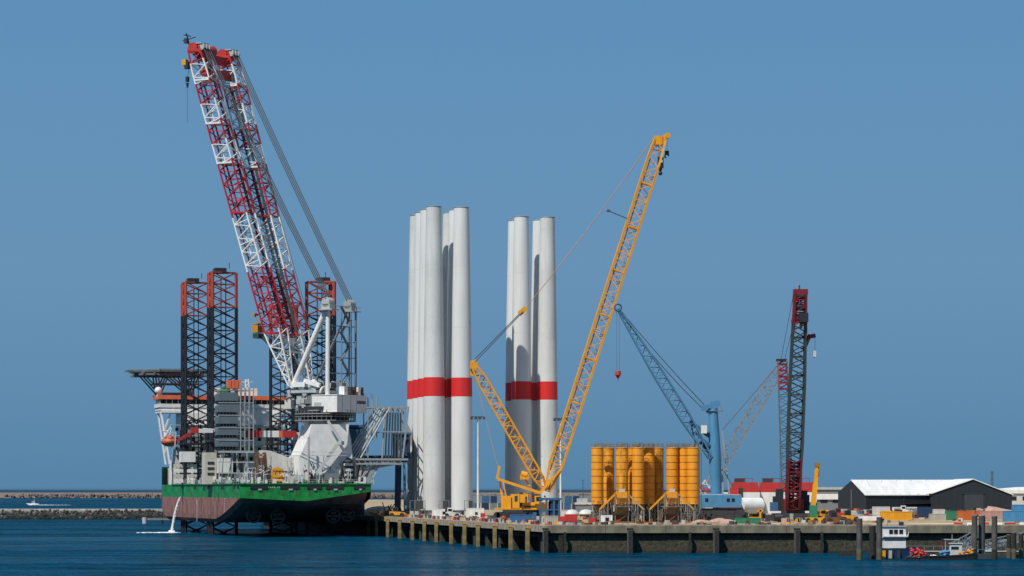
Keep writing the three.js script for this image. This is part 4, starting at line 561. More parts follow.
  const mid = k(523, 311, 0), rp = mb(); for (const [z, dy] of [[-.7, .5], [.7, -.5]]) rp.bar(add3(k(475, 361, 2), [0, dy, z]), add3(mid, [0, dy * .5, z]), .24); rp.build('luffing_ropes', M.rope, c); const pl = mb(); pl.bar(k(519, 314, 0), k(526, 308, 0), 1.2, 1.4); pl.build('pulley_block', M.craneYellow, c);
  const pe = mb(); for (const z of [-1.2, 1.2]) pe.rope(add3(mid, [0, 0, z * .4]), add3(k(655, 134, -9), [0, 0, z]), .085, 1.2, 14); pe.build('pendant', mat(.58, .3, .16), c); const sp = mb(); sp.bar(k(609, 209.5, -4), k(628, 217, -5), .25); sp.box(...k(609, 209.5, -4), 1, .6, 1.6); sp.build('pendant_strut', M.rope, c);
}
// ---------- silos ----------
{
  const r = 1.62, y1 = 19.9, y0 = 5.0, s = thing('cement_silo', '', 'silo', [0, 0, 0], 0, 'yellow silos of the mixing plant');
  mb().lathe([[0, y1 + .25], [r * .5, y1 + .2], [r, y1], [r, y0], [r * .9, y0 - .06], [0, y0 - .06]], 0, 0, 0, 32).build('shell', M.silo, s); mb().lathe([[r * .92, y0 - .07], [.35, y0 - 3.2], [0, y0 - 3.2]], 0, 0, 0, 24).build('cone', M.rust, s);
  for (let i = 0; i <= 8; i++) { const y = y0 + (y1 - y0) * i / 8; mb().lathe([[r - .02, y - .09], [r + .07, y - .09], [r + .07, y + .09], [r - .02, y + .09]], 0, 0, 0, 32).build('hoop', i % 8 ? M.siloRing : M.craneYellow, s); }
  for (let i = 0; i < 4; i++) { const a = i * 1.5708 + .785; const b = mb(); b.bar([r * .97 * Math.cos(a), 0, r * .97 * Math.sin(a)], [r * .97 * Math.cos(a), y0 + .8, r * .97 * Math.sin(a)], .22); b.build('leg', M.grey, s); }
  const br = mb(); for (let i = 0; i < 4; i++) { const a = i * 1.5708 + .785, b = a + 1.5708, p = (q, y) => [r * .97 * Math.cos(q), y, r * .97 * Math.sin(q)]; br.bar(p(a, .4), p(b, y0 - .3), .1); br.bar(p(b, .4), p(a, y0 - .3), .1); br.bar(p(a, 2.4), p(b, 2.4), .12); } br.build('bracing', M.grey, s);
  const tp = mb(); for (let i = 0; i < 12; i++) { const a = i / 12 * 6.283, b = (i + 1) / 12 * 6.283, p = (q, y) => [r * .95 * Math.cos(q), y, r * .95 * Math.sin(q)]; tp.bar(p(a, y1), p(a, y1 + 1.15), .09); tp.bar(p(a, y1 + 1.15), p(b, y1 + 1.15), .08); tp.bar(p(a, y1 + .6), p(b, y1 + .6), .06); } tp.build('top_railing', M.grey, s); const fb = mb(); fb.boxOn(.3, y1 + .1, 0, .7, 1.2, .7); fb.tube([-.6, y1, .3], [-.6, y1 + 1, .3], .25); fb.build('dust_filter', M.grey, s);
  const Y = 'yellow ringed silo, ';
  const list = [[597.4, 757, 'leftmost of the front row, beside the white office cabin'], [622, 757, 'front row, above the left mixer'], [638, 757, 'front row centre, widest bright one'], [693, 757, 'rightmost of the front row, beside the blue crane'],
    [608.3, 765, 'second row at left, in the shadow of the leftmost'], [633.6, 764, 'second row, peeking out left of the centre one'], [648.6, 762, 'shaded, directly right of the centre one'], [657.6, 766, 'second row, right of the shaded one at the centre gap'], [672.2, 760, 'standing alone above the right mixer'], [684.2, 761, 'right pair, the left one'], [652.5, 772, 'rear row, dark, between the centre ones'], [605, 773, 'rear row, mostly hidden behind the left pair']];
  list.forEach(([px, D, l], i) => { const p = [PX(px, D), Q, -D], q = i ? dup(s, Y + l, p) : s; q.position.set(...p); q.rotation.y = i * .37; { const tint = [M.silo, M.siloB, M.siloC][(i * 5) % 3]; q.traverse((o) => { if (o.name === 'shell') o.material = tint; }); } tag(q, Y + l); });
  // ladder cage at the right end, walkway on top
  const w = thing('silo_walkway', 'thin railed steel walkway running along the tops of the yellow silos', 'walkway', [PX(646, 760), Q + y1 + .3, -760]); mb().box(0, 0, 0, 27, .18, 1).build('walkway_deck', M.grey, w); const wr = mb(); for (let i = 0; i <= 18; i++) for (const z of [-.5, .5]) wr.bar([-13.5 + i * 1.5, 0, z], [-13.5 + i * 1.5, 1.2, z], .07); for (const z of [-.5, .5]) for (const y of [.6, 1.2]) wr.bar([-13.5, y, z], [13.5, y, z], .07); wr.build('railing', M.grey, w);
  const ld = thing('ladder_tower', 'slim grey ladder at the right end of the silo row', 'ladder', [PX(700.5, 758), Q, -758]); const lr = mb(); for (const x of [-.25, .25]) lr.bar([x, 0, 0], [x, 20.8, 0], .12); for (let i = 0; i < 40; i++) lr.bar([-.25, .5 + i * .5, 0], [.25, .5 + i * .5, 0], .06); lr.build('rails', M.steel, ld);
  const mix = (px, l) => {
    const D = 748, m = thing('mixer_plant', l, 'mixing plant', [PX(px, D), Q, -D], 0, 'mixing plants under the silos');
    const fr = mb(); for (const x of [-1.7, 1.7]) for (const z of [-1.5, 1.5]) fr.bar([x, 0, z], [x, 8, z], .22); for (const y of [2.4, 4.4, 6.6]) { for (const z of [-1.5, 1.5]) fr.bar([-1.7, y, z], [1.7, y, z], .2); for (const x of [-1.7, 1.7]) fr.bar([x, y, -1.5], [x, y, 1.5], .2); } for (const z of [-1.5, 1.5]) { fr.bar([-1.7, 0, z], [1.7, 2.4, z], .12); fr.bar([1.7, 2.4, z], [-1.7, 4.4, z], .12); } fr.build('frame', mat(.2, .17, .13), m);
    mb().boxOn(0, 6.7, 0, 3.0, 1.5, 2.4).build('hopper_house', M.silo, m); const hp = mb(); hp.tube([0, 4.8, 0], [0, 6.6, 0], .7, 1.4, 12); hp.build('hopper', M.silo, m); mb().boxOn(0, 2.5, .2, 2.6, 1.6, 2.2).build('mixer_drum', mat(.3, .18, .05), m); mb().boxOn(0, 0, -.4, 3, 3.4, 1.6).build('discharge_box', M.rust, m); mb().boxOn(.1, 8.2, 0, 1.6, .8, 1.4).build('filter_unit', M.lightGrey, m);
    for (const sgn of [-1, 1]) { const cv = mb(); cv.bar([sgn * 1.1, 8.2, .6], [sgn * 5.8, 3.6, 1.2], .42); cv.build('screw_conveyor', sgn < 0 ? M.craneYellow : mat(.45, .3, .1), m); const c2 = mb(); c2.bar([sgn * 5.8, 0, 1.2], [sgn * 5.8, 3.6, 1.2], .18); c2.bar([sgn * 3.6, 0, 1.2], [sgn * 3.6, 5.6, 1.2], .14); c2.build('conveyor_post', M.steel, m); }
    const pf = mb(); pf.box(0, 4.4, 2.3, 6, .14, 1.4); for (let i = 0; i < 7; i++) pf.bar([-3 + i, 4.4, 3], [-3 + i, 5.5, 3], .07); pf.bar([-3, 5.5, 3], [3, 5.5, 3], .07); pf.build('platform', M.grey, m);
  };
  mix(621.5, 'left yellow mixing plant with slanted conveyors under the silos'); mix(671.5, 'right yellow mixing plant with slanted conveyors under the silos');
}
// ---------- blue harbour crane ----------
{
  const D = 788, o = [PX(714, D), Q, -D], c = thing('harbour_crane', 'blue mobile harbour crane with tapered tower and lattice jib beside silos', 'crane', o);
  const k = (px, py, z = 0) => [PX(px, D) - o[0], PY(py, D) - o[1], z];
  const w = (p) => PX(512 + p, D);
  const tw = mb(); const prof2 = [[495, 5.4], [470, 6], [455, 6.1], [430, 5.3], [408, 4.3]];
  for (let i = 0; i < prof2.length - 1; i++) { const [ya, wa] = prof2[i], [yb, wb] = prof2[i + 1]; const A = k(716.3 - (495 - ya) * .036, ya), B = k(716.3 - (495 - yb) * .036, yb); tw.tube(A, B, w(wa), w(wb), 28); } tw.build('tower', M.blue, c);
  const hd = mb(); hd.box(...k(712.5, 406.5), w(10), 1.1, 2.2); for (const px of [705, 717]) for (const z of [-.8, .8]) hd.tube([k(px, 0)[0], k(0, px === 705 ? 408 : 403.5)[1], z - .25], [k(px, 0)[0], k(0, px === 705 ? 408 : 403.5)[1], z + .25], w(3.4), w(3.4), 18); hd.bar(k(705, 409), k(711, 412), 1); hd.bar(k(711, 404), k(717, 402), 1); hd.build('tower_head', M.blue, c); const pl = mb(); pl.box(...k(716, 411), 4, .2, 3); pl.bar(k(721, 411, 1.5), k(721, 407, 1.5), .1); pl.bar(k(716, 407, 1.5), k(722, 407, 1.5), .1); pl.build('head_platform', M.grey, c);
  const hs = mb(); hs.boxOn(k(720, 0)[0], 3.9, 0, 11.6, 3.4, 5.4); hs.boxOn(k(716, 0)[0], 7.2, 0, 8, .5, 4.4); hs.boxOn(k(705, 0)[0], 3.9, 0, 4, 3, 4.4); hs.build('machinery_house', M.blue, c); for (const px of [727.5, 732.5, 706]) mb().box(...k(px, 500, 2.72), .85, .95, .1).build('window', M.glass, c); mb().box(k(720, 0)[0], 7.42, 2.72, 11, .1, .06).build('white_stripe', M.white, c);
  const ch = mb(); ch.boxOn(k(721, 0)[0], 1.9, 0, 11, 1.7, 4.4); ch.boxOn(k(721, 0)[0], 1.0, 0, 15, 1, 2); for (let i = 0; i < 16; i++) ch.boxOn(k(rr(701, 741), 0)[0], rr(.2, 2), rr(1.6, 2.8), rr(.8, 2.4), rr(.6, 1.8), .8); ch.build('chassis', M.dark, c); for (let i = 0; i < 7; i++) for (const z of [-2, 2]) { const b = mb(); b.tube([k(705, 0)[0] + i * 1.55, .75, z - .5], [k(705, 0)[0] + i * 1.55, .75, z + .5], .75, .75, 14); b.build('wheel', M.black, c); } for (const px of [701, 741]) { const b = mb(); b.boxOn(k(px, 0)[0], .5, 2.4, .8, 2.6, .8); b.boxOn(k(px, 0)[0], 0, 2.4, 2.2, .5, 2.2); b.build('outrigger', M.dark, c); }
  // jib
  const Fj = k(710.5, 458, 0), T = k(622, 315, 0), ms = [mb(), mb(), mb()]; lattice(Fj, T, [0, 0, 1], (t) => (t < .2 ? 3 : 3 - 1.9 * (t - .2) / .8), 0, (t) => (t < .28 ? .9 + 2.0 * t / .28 : t < .6 ? 2.9 - .2 * (t - .28) : 2.8 - 1.9 * (t - .6) / .4), 0, 26, .44, .2, (i) => ms[Math.min(2, Math.floor(i / 9))]); ms.forEach((m) => m.build('jib_section', M.lattBlue, c));
  const jh = mb(); jh.bar(k(624, 319), k(618, 309), 1.1, 1.0); for (const z of [-.5, .5]) jh.geom(new THREE.TorusGeometry(.95, .2, 8, 20), new THREE.Matrix4().makeTranslation(...k(618, 307.5, z))); jh.build('jib_head', M.blueMid, c);
  const cy = mb(); cy.bar(k(712, 438, 0), k(690, 422, 0), 1.1); cy.bar(k(710, 446, 1), k(694, 432, 1), .7); cy.bar(k(712, 462, 0), k(708, 444, 0), 1.2); cy.bar(k(711, 455, -1), k(700, 441, -1), .8); cy.bar(k(690, 420), k(696, 445), .4); cy.build('luffing_cylinder', M.blueMid, c); mb().box(...k(703.5, 429.5, 1.6), 1.6, 2.2, 1.4).build('operator_cab', M.white, c);
  const rp = mb(); for (const z of [-.7, .7]) { rp.rope(k(622, 312, z * .7), k(705, 405.5, z), .07, .5, 10); rp.rope(k(624, 318, z * .7), k(709, 414, z), .07, 1.4, 10); } for (const [a, z] of [[-.35, -.4], [.35, .4]]) rp.bar([k(618, 0)[0] + a, k(0, 308)[1], z], [k(618, 0)[0] + a, k(0, 372)[1], z], .07); rp.build('ropes', M.rope, c);
  const hk = mb(); hk.tube(k(618, 371), k(618, 375), .75, .9, 12); hk.tube(k(618, 375), k(618, 378.5), .8, .2, 12); hk.tube(k(618, 378), k(618, 381), .12); hk.build('hook', M.red, c);
}
// ---------- grey boom crane behind and the dark red crane ----------
{
  const D = 812, o = [PX(727, D), Q, -D], c = thing('grey_boom_crane', 'pale grey lattice boom slanting up right behind the blue crane to a red head', 'crane', o); const k = (px, py, z = 0) => [PX(px, D) - o[0], PY(py, D) - o[1], z];
  const m = mb(); lattice(k(709, 484), k(781.5, 366), [0, 0, 1], (t) => (t < .12 ? 1 + 1.8 * t / .12 : 2.8), 0, (t) => (t < .12 ? 1 + 1.9 * t / .12 : t > .9 ? 2.9 - 1.4 * (t - .9) / .1 : 2.9), 0, 26, .26, .13, () => m); m.build('boom', mat(.24, .25, .25), c);
  const rp = mb(); for (const z of [-.5, .5]) { rp.rope(k(722, 430, z), k(781, 361, z), .08, .2, 5); rp.bar(k(722, 468, z), k(735, 490, z), .12); } rp.bar(k(779.5, 372), k(779.8, 492), .07); rp.build('ropes', M.rope, c);
  const b = mb(); b.boxOn(0, 2, 0, 8, 3, 3.4); b.build('superstructure', M.redDark, c); const t = mb(); for (const z of [-2.6, 2.6]) t.box(0, 1, z, 8, 2, 1.3); t.build('crawler_track', M.black, c); const a = mb(); a.bar(k(723, 500), k(722, 468), .5); a.bar(k(730, 500), k(722, 430), .35); a.build('gantry', M.steel, c);
}
{
  const D = 772, o = [PX(793, D), Q, -D], c = thing('red_crawler_crane', 'dark crawler crane seen end on with tall red based boom beside nacelles', 'crane', o); const k = (px, py, z = 0) => [PX(px, D) - o[0], PY(py, D) - o[1], z];
  for (const x of [-4.3, 4.3]) { const t = mb(); t.box(x, 1.3, 0, 2.2, 2.1, 9); for (const z of [-4.5, 4.5]) t.tube([x - 1.1, 1.3, z], [x + 1.1, 1.3, z], 1.05, 1.05, 14); t.build('crawler_track', M.black, c); } const cb = mb(); cb.box(0, 1.8, 3, 9, 1.2, 2); cb.box(0, 1.8, -3, 9, 1.2, 2); cb.box(0, 2.6, 0, 6, .8, 6); cb.box(-5.8, 1.2, 3, 4, 1.6, 1.6); cb.build('carbody', M.dark, c); mb().box(-.8, 1.5, 4.1, 1, 1.7, .2).build('ladder', M.steel, c);
  mb().boxOn(0, 3, -2, 5.4, 3.2, 9).build('superstructure', M.redDark, c); for (const x of [-5.4, 5.2]) mb().boxOn(x, 3, 2.4, 2, 2.4, 2.2).build('operator_cab', M.blueMid, c); const pb = mb(); pb.boxOn(-3.6, 3, -1, 2, 6, 2); pb.boxOn(3, 3, -3, 2.2, 5.6, 3); pb.boxOn(-5, 3, -1, .8, 4, 1); pb.boxOn(4.4, 3, -3, .7, 4.4, 1); pb.build('hydraulic_post', M.black, c);
  const secs = [[0, .225, M.maroon], [.225, .56, M.tealGrey], [.56, .84, M.tealGrey], [.84, 1.01, M.redDark]], ms = secs.map(() => mb()), ms2 = mb(), n = 34, A = k(791.5, 509, 3), B = k(795.6, 296, 13), wd = (t) => (t < .22 ? 3.3 + .2 * t / .22 : t < .3 ? 3.5 + .4 * (t - .22) / .08 : t < .6 ? 3.9 : 3.9 - 1.0 * (t - .6) / .4);
  lattice(A, B, [1, 0, 0], wd, 0, (t) => (t < .06 ? 1.4 + 2.0 * t / .06 : 3.4 - .8 * t), 0, n, .6, .3, (i) => ms[secs.findIndex(([a, b]) => (i + .5) / n >= a && (i + .5) / n < b)]);
  for (const [a, b, s] of [[.02, .225, 0], [.86, .97, 3]]) { const nn = 12; for (let i = 0; i < nn; i++) { const p = lerp3(A, B, a + (b - a) * (i + .5) / nn); ms[s].bar([p[0] - wd(a) / 2, p[1], p[2]], [p[0] + wd(a) / 2, p[1], p[2]], .28); if (s === 0) { const q = lerp3(A, B, a + (b - a) * i / nn), r2 = lerp3(A, B, a + (b - a) * (i + 1) / nn); ms[s].bar([q[0] - 1.6, q[1], q[2] + .4], [r2[0] + 1.6, r2[1], r2[2] + .4], .3); ms[s].bar([q[0] + 1.6, q[1], q[2] - 1], [r2[0] - 1.6, r2[1], r2[2] - 1], .3); ms[s].bar([q[0] - 1.1, q[1], q[2]], [r2[0] - 1.1, r2[1], r2[2]], .7, .2); ms[s].bar([q[0] + 1.1, q[1], q[2]], [r2[0] + 1.1, r2[1], r2[2]], .7, .2); } } }
  { const a = lerp3(A, B, .02), b = lerp3(A, B, .215); ms[0].bar([a[0], a[1], a[2] - .4], [b[0], b[1], b[2] - .4], 3.1, .5); }
  ms.forEach((m, i) => m.build('boom_section', secs[i][2], c));
  const hb = mb(); const h = B; hb.box(h[0], h[1] + .2, h[2], 3.8, 1.4, 2.6); hb.tube([h[0] - .3, h[1] + .8, h[2]], [h[0] - .3, h[1] + 2, h[2]], .2); hb.box(...lerp3(A, B, .87), 4.2, .9, 2.8); for (const x of [-1.6, 1.6]) { const p = lerp3(A, B, .9); hb.box(p[0] + x, p[1], p[2] + .6, .7, 10, .7); } hb.build('boom_head', M.redDark, c); const sh = mb(); for (let i = 0; i < 3; i++) { const p = lerp3(A, B, .985 - i * .05); sh.tube([p[0] - 1.1, p[1], p[2] + .6], [p[0] + 1.1, p[1], p[2] + .6], .9, .9, 14); } sh.build('sheave', M.black, c); const hk = mb(); const q = lerp3(A, B, .885); hk.box(q[0] + .9, q[1], q[2] + 2, 2.4, 2.4, 1.6); hk.tube([q[0] + .2, q[1] - 1, q[2] + 2], [q[0] + .2, q[1] - 3, q[2] + 2], .5, .3); hk.build('hook_block', M.black, c);
  const jb = mb(); jb.bar(k(801, 350, 8), k(806, 337, 10), .8); jb.bar(k(804, 339, 10), k(811.5, 337.5, 10), 1.1); jb.build('runner_jib', M.redDark, c); const jr = mb(); jr.bar(k(811, 338, 10), k(811, 354, 10), .09); jr.build('runner_rope', M.rope, c); const jk = mb(); jk.box(...k(810.6, 355.5, 10), .8, 1.6, .7); jk.tube(k(810.4, 357, 10), k(810.4, 360, 10), .3, .15); jk.build('runner_hook', M.offWhite, c);
  const dm = mb(), dr = mb(); const Bd = k(788, 359, -16); lattice(k(788, 500, -1), Bd, [1, 0, 0], 2.9, 2.5, 1.8, 1.4, 24, .24, .12, (i) => (i > 18 ? dr : dm)); dm.build('derrick_mast', M.tealGrey, c); for (let i = 0; i < 5; i++) { const p = lerp3(k(788, 500, -1), Bd, .8 + i * .045); dr.bar([p[0] - 1.3, p[1], p[2]], [p[0] + 1.3, p[1] + 1.5, p[2]], .35); dr.box(p[0], p[1], p[2] + .2, 2.7, .5, 1); } dr.build('derrick_top', M.redDark, c); const dp = mb(); dp.box(Bd[0] - .4, Bd[1] + .4, Bd[2], 2.6, .7, 1.6); dp.build('derrick_sheave', M.black, c);
  const rp = mb(); for (const x of [-.5, .5]) { rp.bar([Bd[0] + x, Bd[1], Bd[2]], [B[0] + x * 2 - .8, B[1], B[2]], .1); } rp.build('pendant', M.rope, c);
}
// ---------- stored nacelles and a tower can ----------
{
  const nac = (px, D, l) => {
    const n = thing('turbine_nacelle', l, 'nacelle', [PX(px, D), Q, -D], 0, 'white nacelles with red roofs');
    const b = mb(); b.prism([[-4.9, 1.2], [4.2, 1.2], [5.4, 3], [5.4, 6.2], [-4.9, 6.2]], 5.6, new THREE.Matrix4().makeTranslation(0, 0, -2.8)); b.build('body', M.white, n); const r = mb(); r.prism([[-4.9, 0], [5.4, 0], [4.6, 2.3], [-4.2, 2.3]], 5.66, new THREE.Matrix4().makeTranslation(0, 6.2, -2.83)); r.build('red_roof', M.red, n);
    const cl = mb(); cl.boxOn(-1.6, 8.5, 0, 3.6, .9, 3); cl.build('cooler', M.dark, n); const cr = mb(); for (const x of [-3.4, .4, 2.8]) cr.bar([x, 8.4, 2.5], [x, 9.4, 2.5], .12); cr.bar([-3.4, 9.4, 2.5], [2.8, 9.4, 2.5], .12); cr.build('roof_rail', M.redDark, n); n.scale.set(.84, 1.3, 1); for (const x of [-3, 2.6]) mb().boxOn(x, 0, 0, 1, 1.2, 5).build('stand', M.dark, n); mb().box(1.4, 3.6, 2.85, 1.3, 2, .1).build('hatch', M.lightGrey, n);
  };
  nac(744, 862, 'white nacelle with red roof behind the blue crane, leftmost of three'); nac(772, 866, 'white nacelle with red roof left of the red crane boom, the middle one'); nac(801, 870, 'white nacelle with red roof right of the red crane boom');
  const h = thing('red_end_frame', 'short red frame standing at the left end of the stored nacelles', 'frame', [PX(732, 850), Q, -850]); mb().prism([[-2, 0], [2, 0], [2, 9], [.6, 9.6], [-.6, 9.4], [-1.6, 6]], 3, new THREE.Matrix4().makeTranslation(0, 0, -1.5)).build('body', M.red, h); mb().boxOn(2.6, 6, 0, 1.4, 3.4, 2).build('dark_box', M.dark, h);
  const t = thing('tower_can', 'white cylindrical tower can lying with its shaded end facing right', 'tower section', [PX(750, 815), Q, -815], .55); t.scale.setScalar(1.12); const tb = mb(); tb.tube([-3.2, 3.7, 0], [3.2, 3.7, 0], 2.1, 2.1, 32); tb.build('shell', M.white, t); const rg = mb(); rg.geom(new THREE.TorusGeometry(2.1, .1, 8, 32), new THREE.Matrix4().makeRotationY(Math.PI / 2).setPosition(3.2, 3.7, 0)); rg.build('end_flange', M.grey, t); mb().tube([3.18, 3.7, 0], [3.28, 3.7, 0], 2, 2, 32).build('end_plate', M.slate, t); for (const x of [-2.2, 2.2]) mb().boxOn(x, 0, 0, .8, 1.9, 3).build('cradle', M.dark, t);
  const yb = thing('yellow_trestle', 'small yellow trestle in front of the white tower can', 'trestle', [PX(748, 800), Q, -800]); for (const x of [-3.4, 3.4]) { const b = mb(); b.boxOn(x, 0, 0, .5, 3.4, 1.8); b.boxOn(x, 2.6, 0, 1.4, .5, 1.8); b.build('post', M.yellow, yb); } mb().box(0, .9, 0, 7, .4, .4).build('crossbar', M.yellow, yb);
  const lb = thing('boom_section_stock', 'red and white lattice boom section leaning beside the blue crane tower', 'boom section', [PX(703, 830), Q, -830]); const la = mb(), lw = mb(); lattice([-3.4, 3.4, 0], [1.6, 11, 0], [0, 0, 1], 2, 2, 2.2, 2.2, 6, .4, .25, (i) => (i % 2 ? lw : la)); la.build('red_bay', M.red, lb); lw.build('white_bay', M.offWhite, lb); mb().boxOn(-2, 0, 0, 5, 4, 3).build('support', M.grey, lb);
  // yellow telescopic crane
  const D = 766, y = thing('telescopic_crane', 'yellow telescopic crane boom pointing up left of the dark warehouse', 'crane', [PX(813, D), Q, -D]); const k = (px, py, z = 0) => [PX(px, D) - PX(813, D), PY(py, D) - Q, z];
  const bm = mb(); bm.bar(k(813, 507), k(815.4, 484), 1.25); bm.bar(k(815, 490), k(816.6, 470), 1.0); bm.bar(k(816.4, 474), k(817, 464.5), .75); bm.build('boom', M.craneYellow, y); const hd = mb(); hd.box(...k(817.4, 465), 1.4, 1.1, 1); hd.bar(k(818.2, 466), k(818.6, 477), .5); hd.build('boom_head', mat(.3, .17, .02), y); mb().boxOn(0, 1.2, 0, 1.9, 3.4, 2).build('green_cab', M.contGreen, y); const cy = mb(); cy.boxOn(1.6, 0, 0, 7.4, 1.3, 2.4); cy.build('carrier', M.craneYellow, y); for (const x of [-1.4, .6, 3, 4.6]) { const b = mb(); b.tube([x, .6, 1], [x, .6, 1.5], .6, .6, 12); b.build('wheel', M.black, y); }
}

// ---------- warehouse and other buildings ----------
{
  const D = 1125, s = F / D, w = thing('dark_warehouse', 'dark grey warehouse with white pitched roof and wide gable at right', 'warehouse', [PX(925, D), Q, -D]);
  const k = (px, z) => PX(px, D + z) - PX(925, D);                      // local x at a pixel column, z metres behind the front gable
  const x0 = k(933, 0), x1 = k(1012, 0), xr = k(973, 0), eave = 7.4, ridge = 12.9, depth = 46;
  // gable hall
  const g = mb(); g.prism([[x0, 0], [x1, 0], [x1, eave - .6], [xr, ridge], [x0, eave]], .4, new THREE.Matrix4().makeTranslation(0, 0, -.4)); g.box(x0 + .2, eave / 2, -depth / 2, .4, eave - .02, depth - 1); g.box(x1 - .2, eave / 2 - .3, -depth / 2, .4, eave - .62, depth - 1); g.prism([[x0, 0], [x1, 0], [x1, eave - .6], [xr, ridge], [x0, eave]], .4, new THREE.Matrix4().makeTranslation(0, 0, -depth)); g.build('gable_hall', M.shed, w);
  const rf = mb(); const slab = (ax, ay, bx, by, z0, z1) => { const m = mb(); m.prism([[ax, ay], [bx, by], [bx, by + .3], [ax, ay + .3]], z1 - z0, new THREE.Matrix4().makeTranslation(0, 0, -z1)); return m; };
  slab(x0 - .6, eave - .2, xr, ridge, -.5, depth).build('roof_slope', M.roof, w); slab(xr, ridge, x1 + .6, eave - .8, -.5, depth).build('roof_slope', M.roof, w);
  mb().box((k(964, 0) + k(984, 0)) / 2, 3.6, .06, k(983, 0) - k(964, 0), 7.2, .16).build('sliding_door', mat(.038, .046, .054), w); mb().box((k(963, 0) + k(984, 0)) / 2, 7.4, .12, k(985, 0) - k(962, 0), .5, .3).build('door_rail', M.black, w);
  for (let i = 0; i < 13; i++) { const xx = x0 + (x1 - x0) * (i + .5) / 13; if (xx < k(963, 0) || xx > k(984, 0)) mb().box(xx, 3.6, .02, .12, 7, .1).build('wall_joint', M.dark, w); }
  // long wing with its left gable turned to the camera
  const wl = thing('warehouse_wing', 'long dark warehouse wing with white roof slope and left gable end', 'warehouse', [PX(866, 1118), Q, -1118]);
  const kk = (px, d) => PX(px, d) - PX(866, 1118), A = [0, 0], dl = 1118; // front left corner; the gable runs back and left
  const gx = kk(838, 1150), gz = -(1150 - dl), px = kk(852, 1134), pz = -(1134 - dl), xe = kk(934.5, 1135), ze = -17, rise = 12.7, ev = 6.9;
  const q = mb(); q.quad([gx, 0, gz], [0, 0, 0], [0, ev, 0], [gx, ev + .9, gz]); q.tri([gx, ev + .9, gz], [0, ev, 0], [px, rise, pz]); q.quad([0, 0, 0], [xe, 0, ze], [xe, ev, ze], [0, ev, 0]); q.quad([gx, 0, gz], [gx, ev + .9, gz], [xe + gx, ev + .9, gz + ze], [xe + gx, 0, gz + ze]); q.build('wall', M.shed, wl);
  const rx = kk(972, 1151) - px; const r2 = mb(); r2.quad([-.4, ev - .1, .6], [xe, ev - .1, ze + .6], [rx + px, rise + .15, pz + ze], [px - .5, rise + .15, pz + .3]); r2.quad([-.4, ev - .4, .6], [-.4, ev - .1, .6], [px - .5, rise + .15, pz + .3], [px - .5, rise - .2, pz + .3]); r2.quad([-.4, ev - .4, .6], [xe, ev - .4, ze + .6], [xe, ev - .1, ze + .6], [-.4, ev - .1, .6]); r2.quad([px, rise + .15, pz + .3], [rx + px, rise + .15, pz + ze], [rx + gx, ev + .8, gz + ze], [gx + .3, ev + .8, gz]); r2.build('roof_slope', M.roof, wl);
  for (let i = 1; i < 8; i++) { const t = i / 8, a = lerp3([-.4, ev - .02, .6], [xe, ev - .02, ze + .6], t), b = lerp3([px - .5, rise + .23, pz + .3], [rx + px, rise + .23, pz + ze], t); mb().bar(a, b, .22, .1).build('roof_seam', M.lightGrey, wl); }
  const dw = mb(); const gp = (t, y, o = .12) => [gx * (1 - t), y, gz * (1 - t) + o]; dw.bar(gp(.48, 0), gp(.48, 9), .9, .15); dw.build('downpipe_panel', M.grey, wl); mb().bar(lerp3([0, 0, .05], [xe, 0, ze + .05], .55), lerp3([0, ev, .05], [xe, ev, ze + .05], .55), .2).build('wall_joint', M.dark, wl);
  mb().bar([xe * .56, 3.4, ze * .56 + .1], [xe * .99, 3.4, ze * .99 + .1], 6.6, .1).build('lighter_panel', mat(.06, .068, .074), wl);
  // low buildings beyond
  const lowb = (px0, px1, py0, D2, name, l, m, roofM, rh = 1) => { const xa = PX(px0, D2), xb = PX(px1, D2), H = PY(py0, D2) - Q, b = thing(name, l, 'building', [(xa + xb) / 2, Q, -D2]); mb().boxOn(0, 0, -10, xb - xa, H - rh, 20).build('wall', m, b); mb().boxOn(0, H - rh + .003, -10, xb - xa + 1.4, rh, 21.4).build('roof', roofM, b); const n = Math.max(3, Math.round((xb - xa) / 6)); for (let i = 0; i < n; i++) mb().box(-(xb - xa) / 2 + (i + .5) * (xb - xa) / n, H * .55, .05, (xb - xa) / n * .55, H * .22, .16).build('window', M.glass, b); return b; };
  lowb(798, 846, 487.2, 1420, 'flat_office', 'long low grey flat roofed building left of the dark warehouse', M.grey, M.lightGrey, 1.2);
  lowb(806, 842, 494, 1250, 'white_roof_shed', 'low shed with bright white roof left of the dark warehouse gable', M.grey, M.white, 2.4);
  const rb = lowb(1006, 1060, 490, 1330, 'white_hall', 'white hall with shallow pale roof at the right edge', M.offWhite, M.white, 1.6); const W2 = PX(1060, 1330) - PX(1006, 1330); mb().prism([[-W2 / 2 - 8, 0], [W2 / 2, 0], [W2 / 2, 1.6], [-W2 / 6, 1.4]], 18, new THREE.Matrix4().makeTranslation(0, PY(490, 1330) - Q, -20)).build('pitched_roof', M.white, rb);
  const far = thing('long_low_sheds', 'pale low shed roofs on the skyline far behind the nacelles', 'building', [PX(770, 1900), Q, -1900]); mb().boxOn(0, 0, 0, 70, 5.5, 20).build('wall', M.lightGrey, far); mb().boxOn(0, 5.5, 0, 72, 1.6, 22).build('roof', M.white, far);
  const an = thing('radio_mast', 'thin lattice radio mast behind the dark warehouse at right', 'mast', [PX(992, 1300), Q, -1300]); const am = mb(); lattice([0, 0, 0], [0, 17.4, 0], [1, 0, 0], 1, .8, 1, .8, 14, .12, .08, () => am); am.build('lattice', M.dark, an); mb().boxOn(0, 14, 0, 1.0, 1.6, .8).build('antenna_panel', M.grey, an);
}
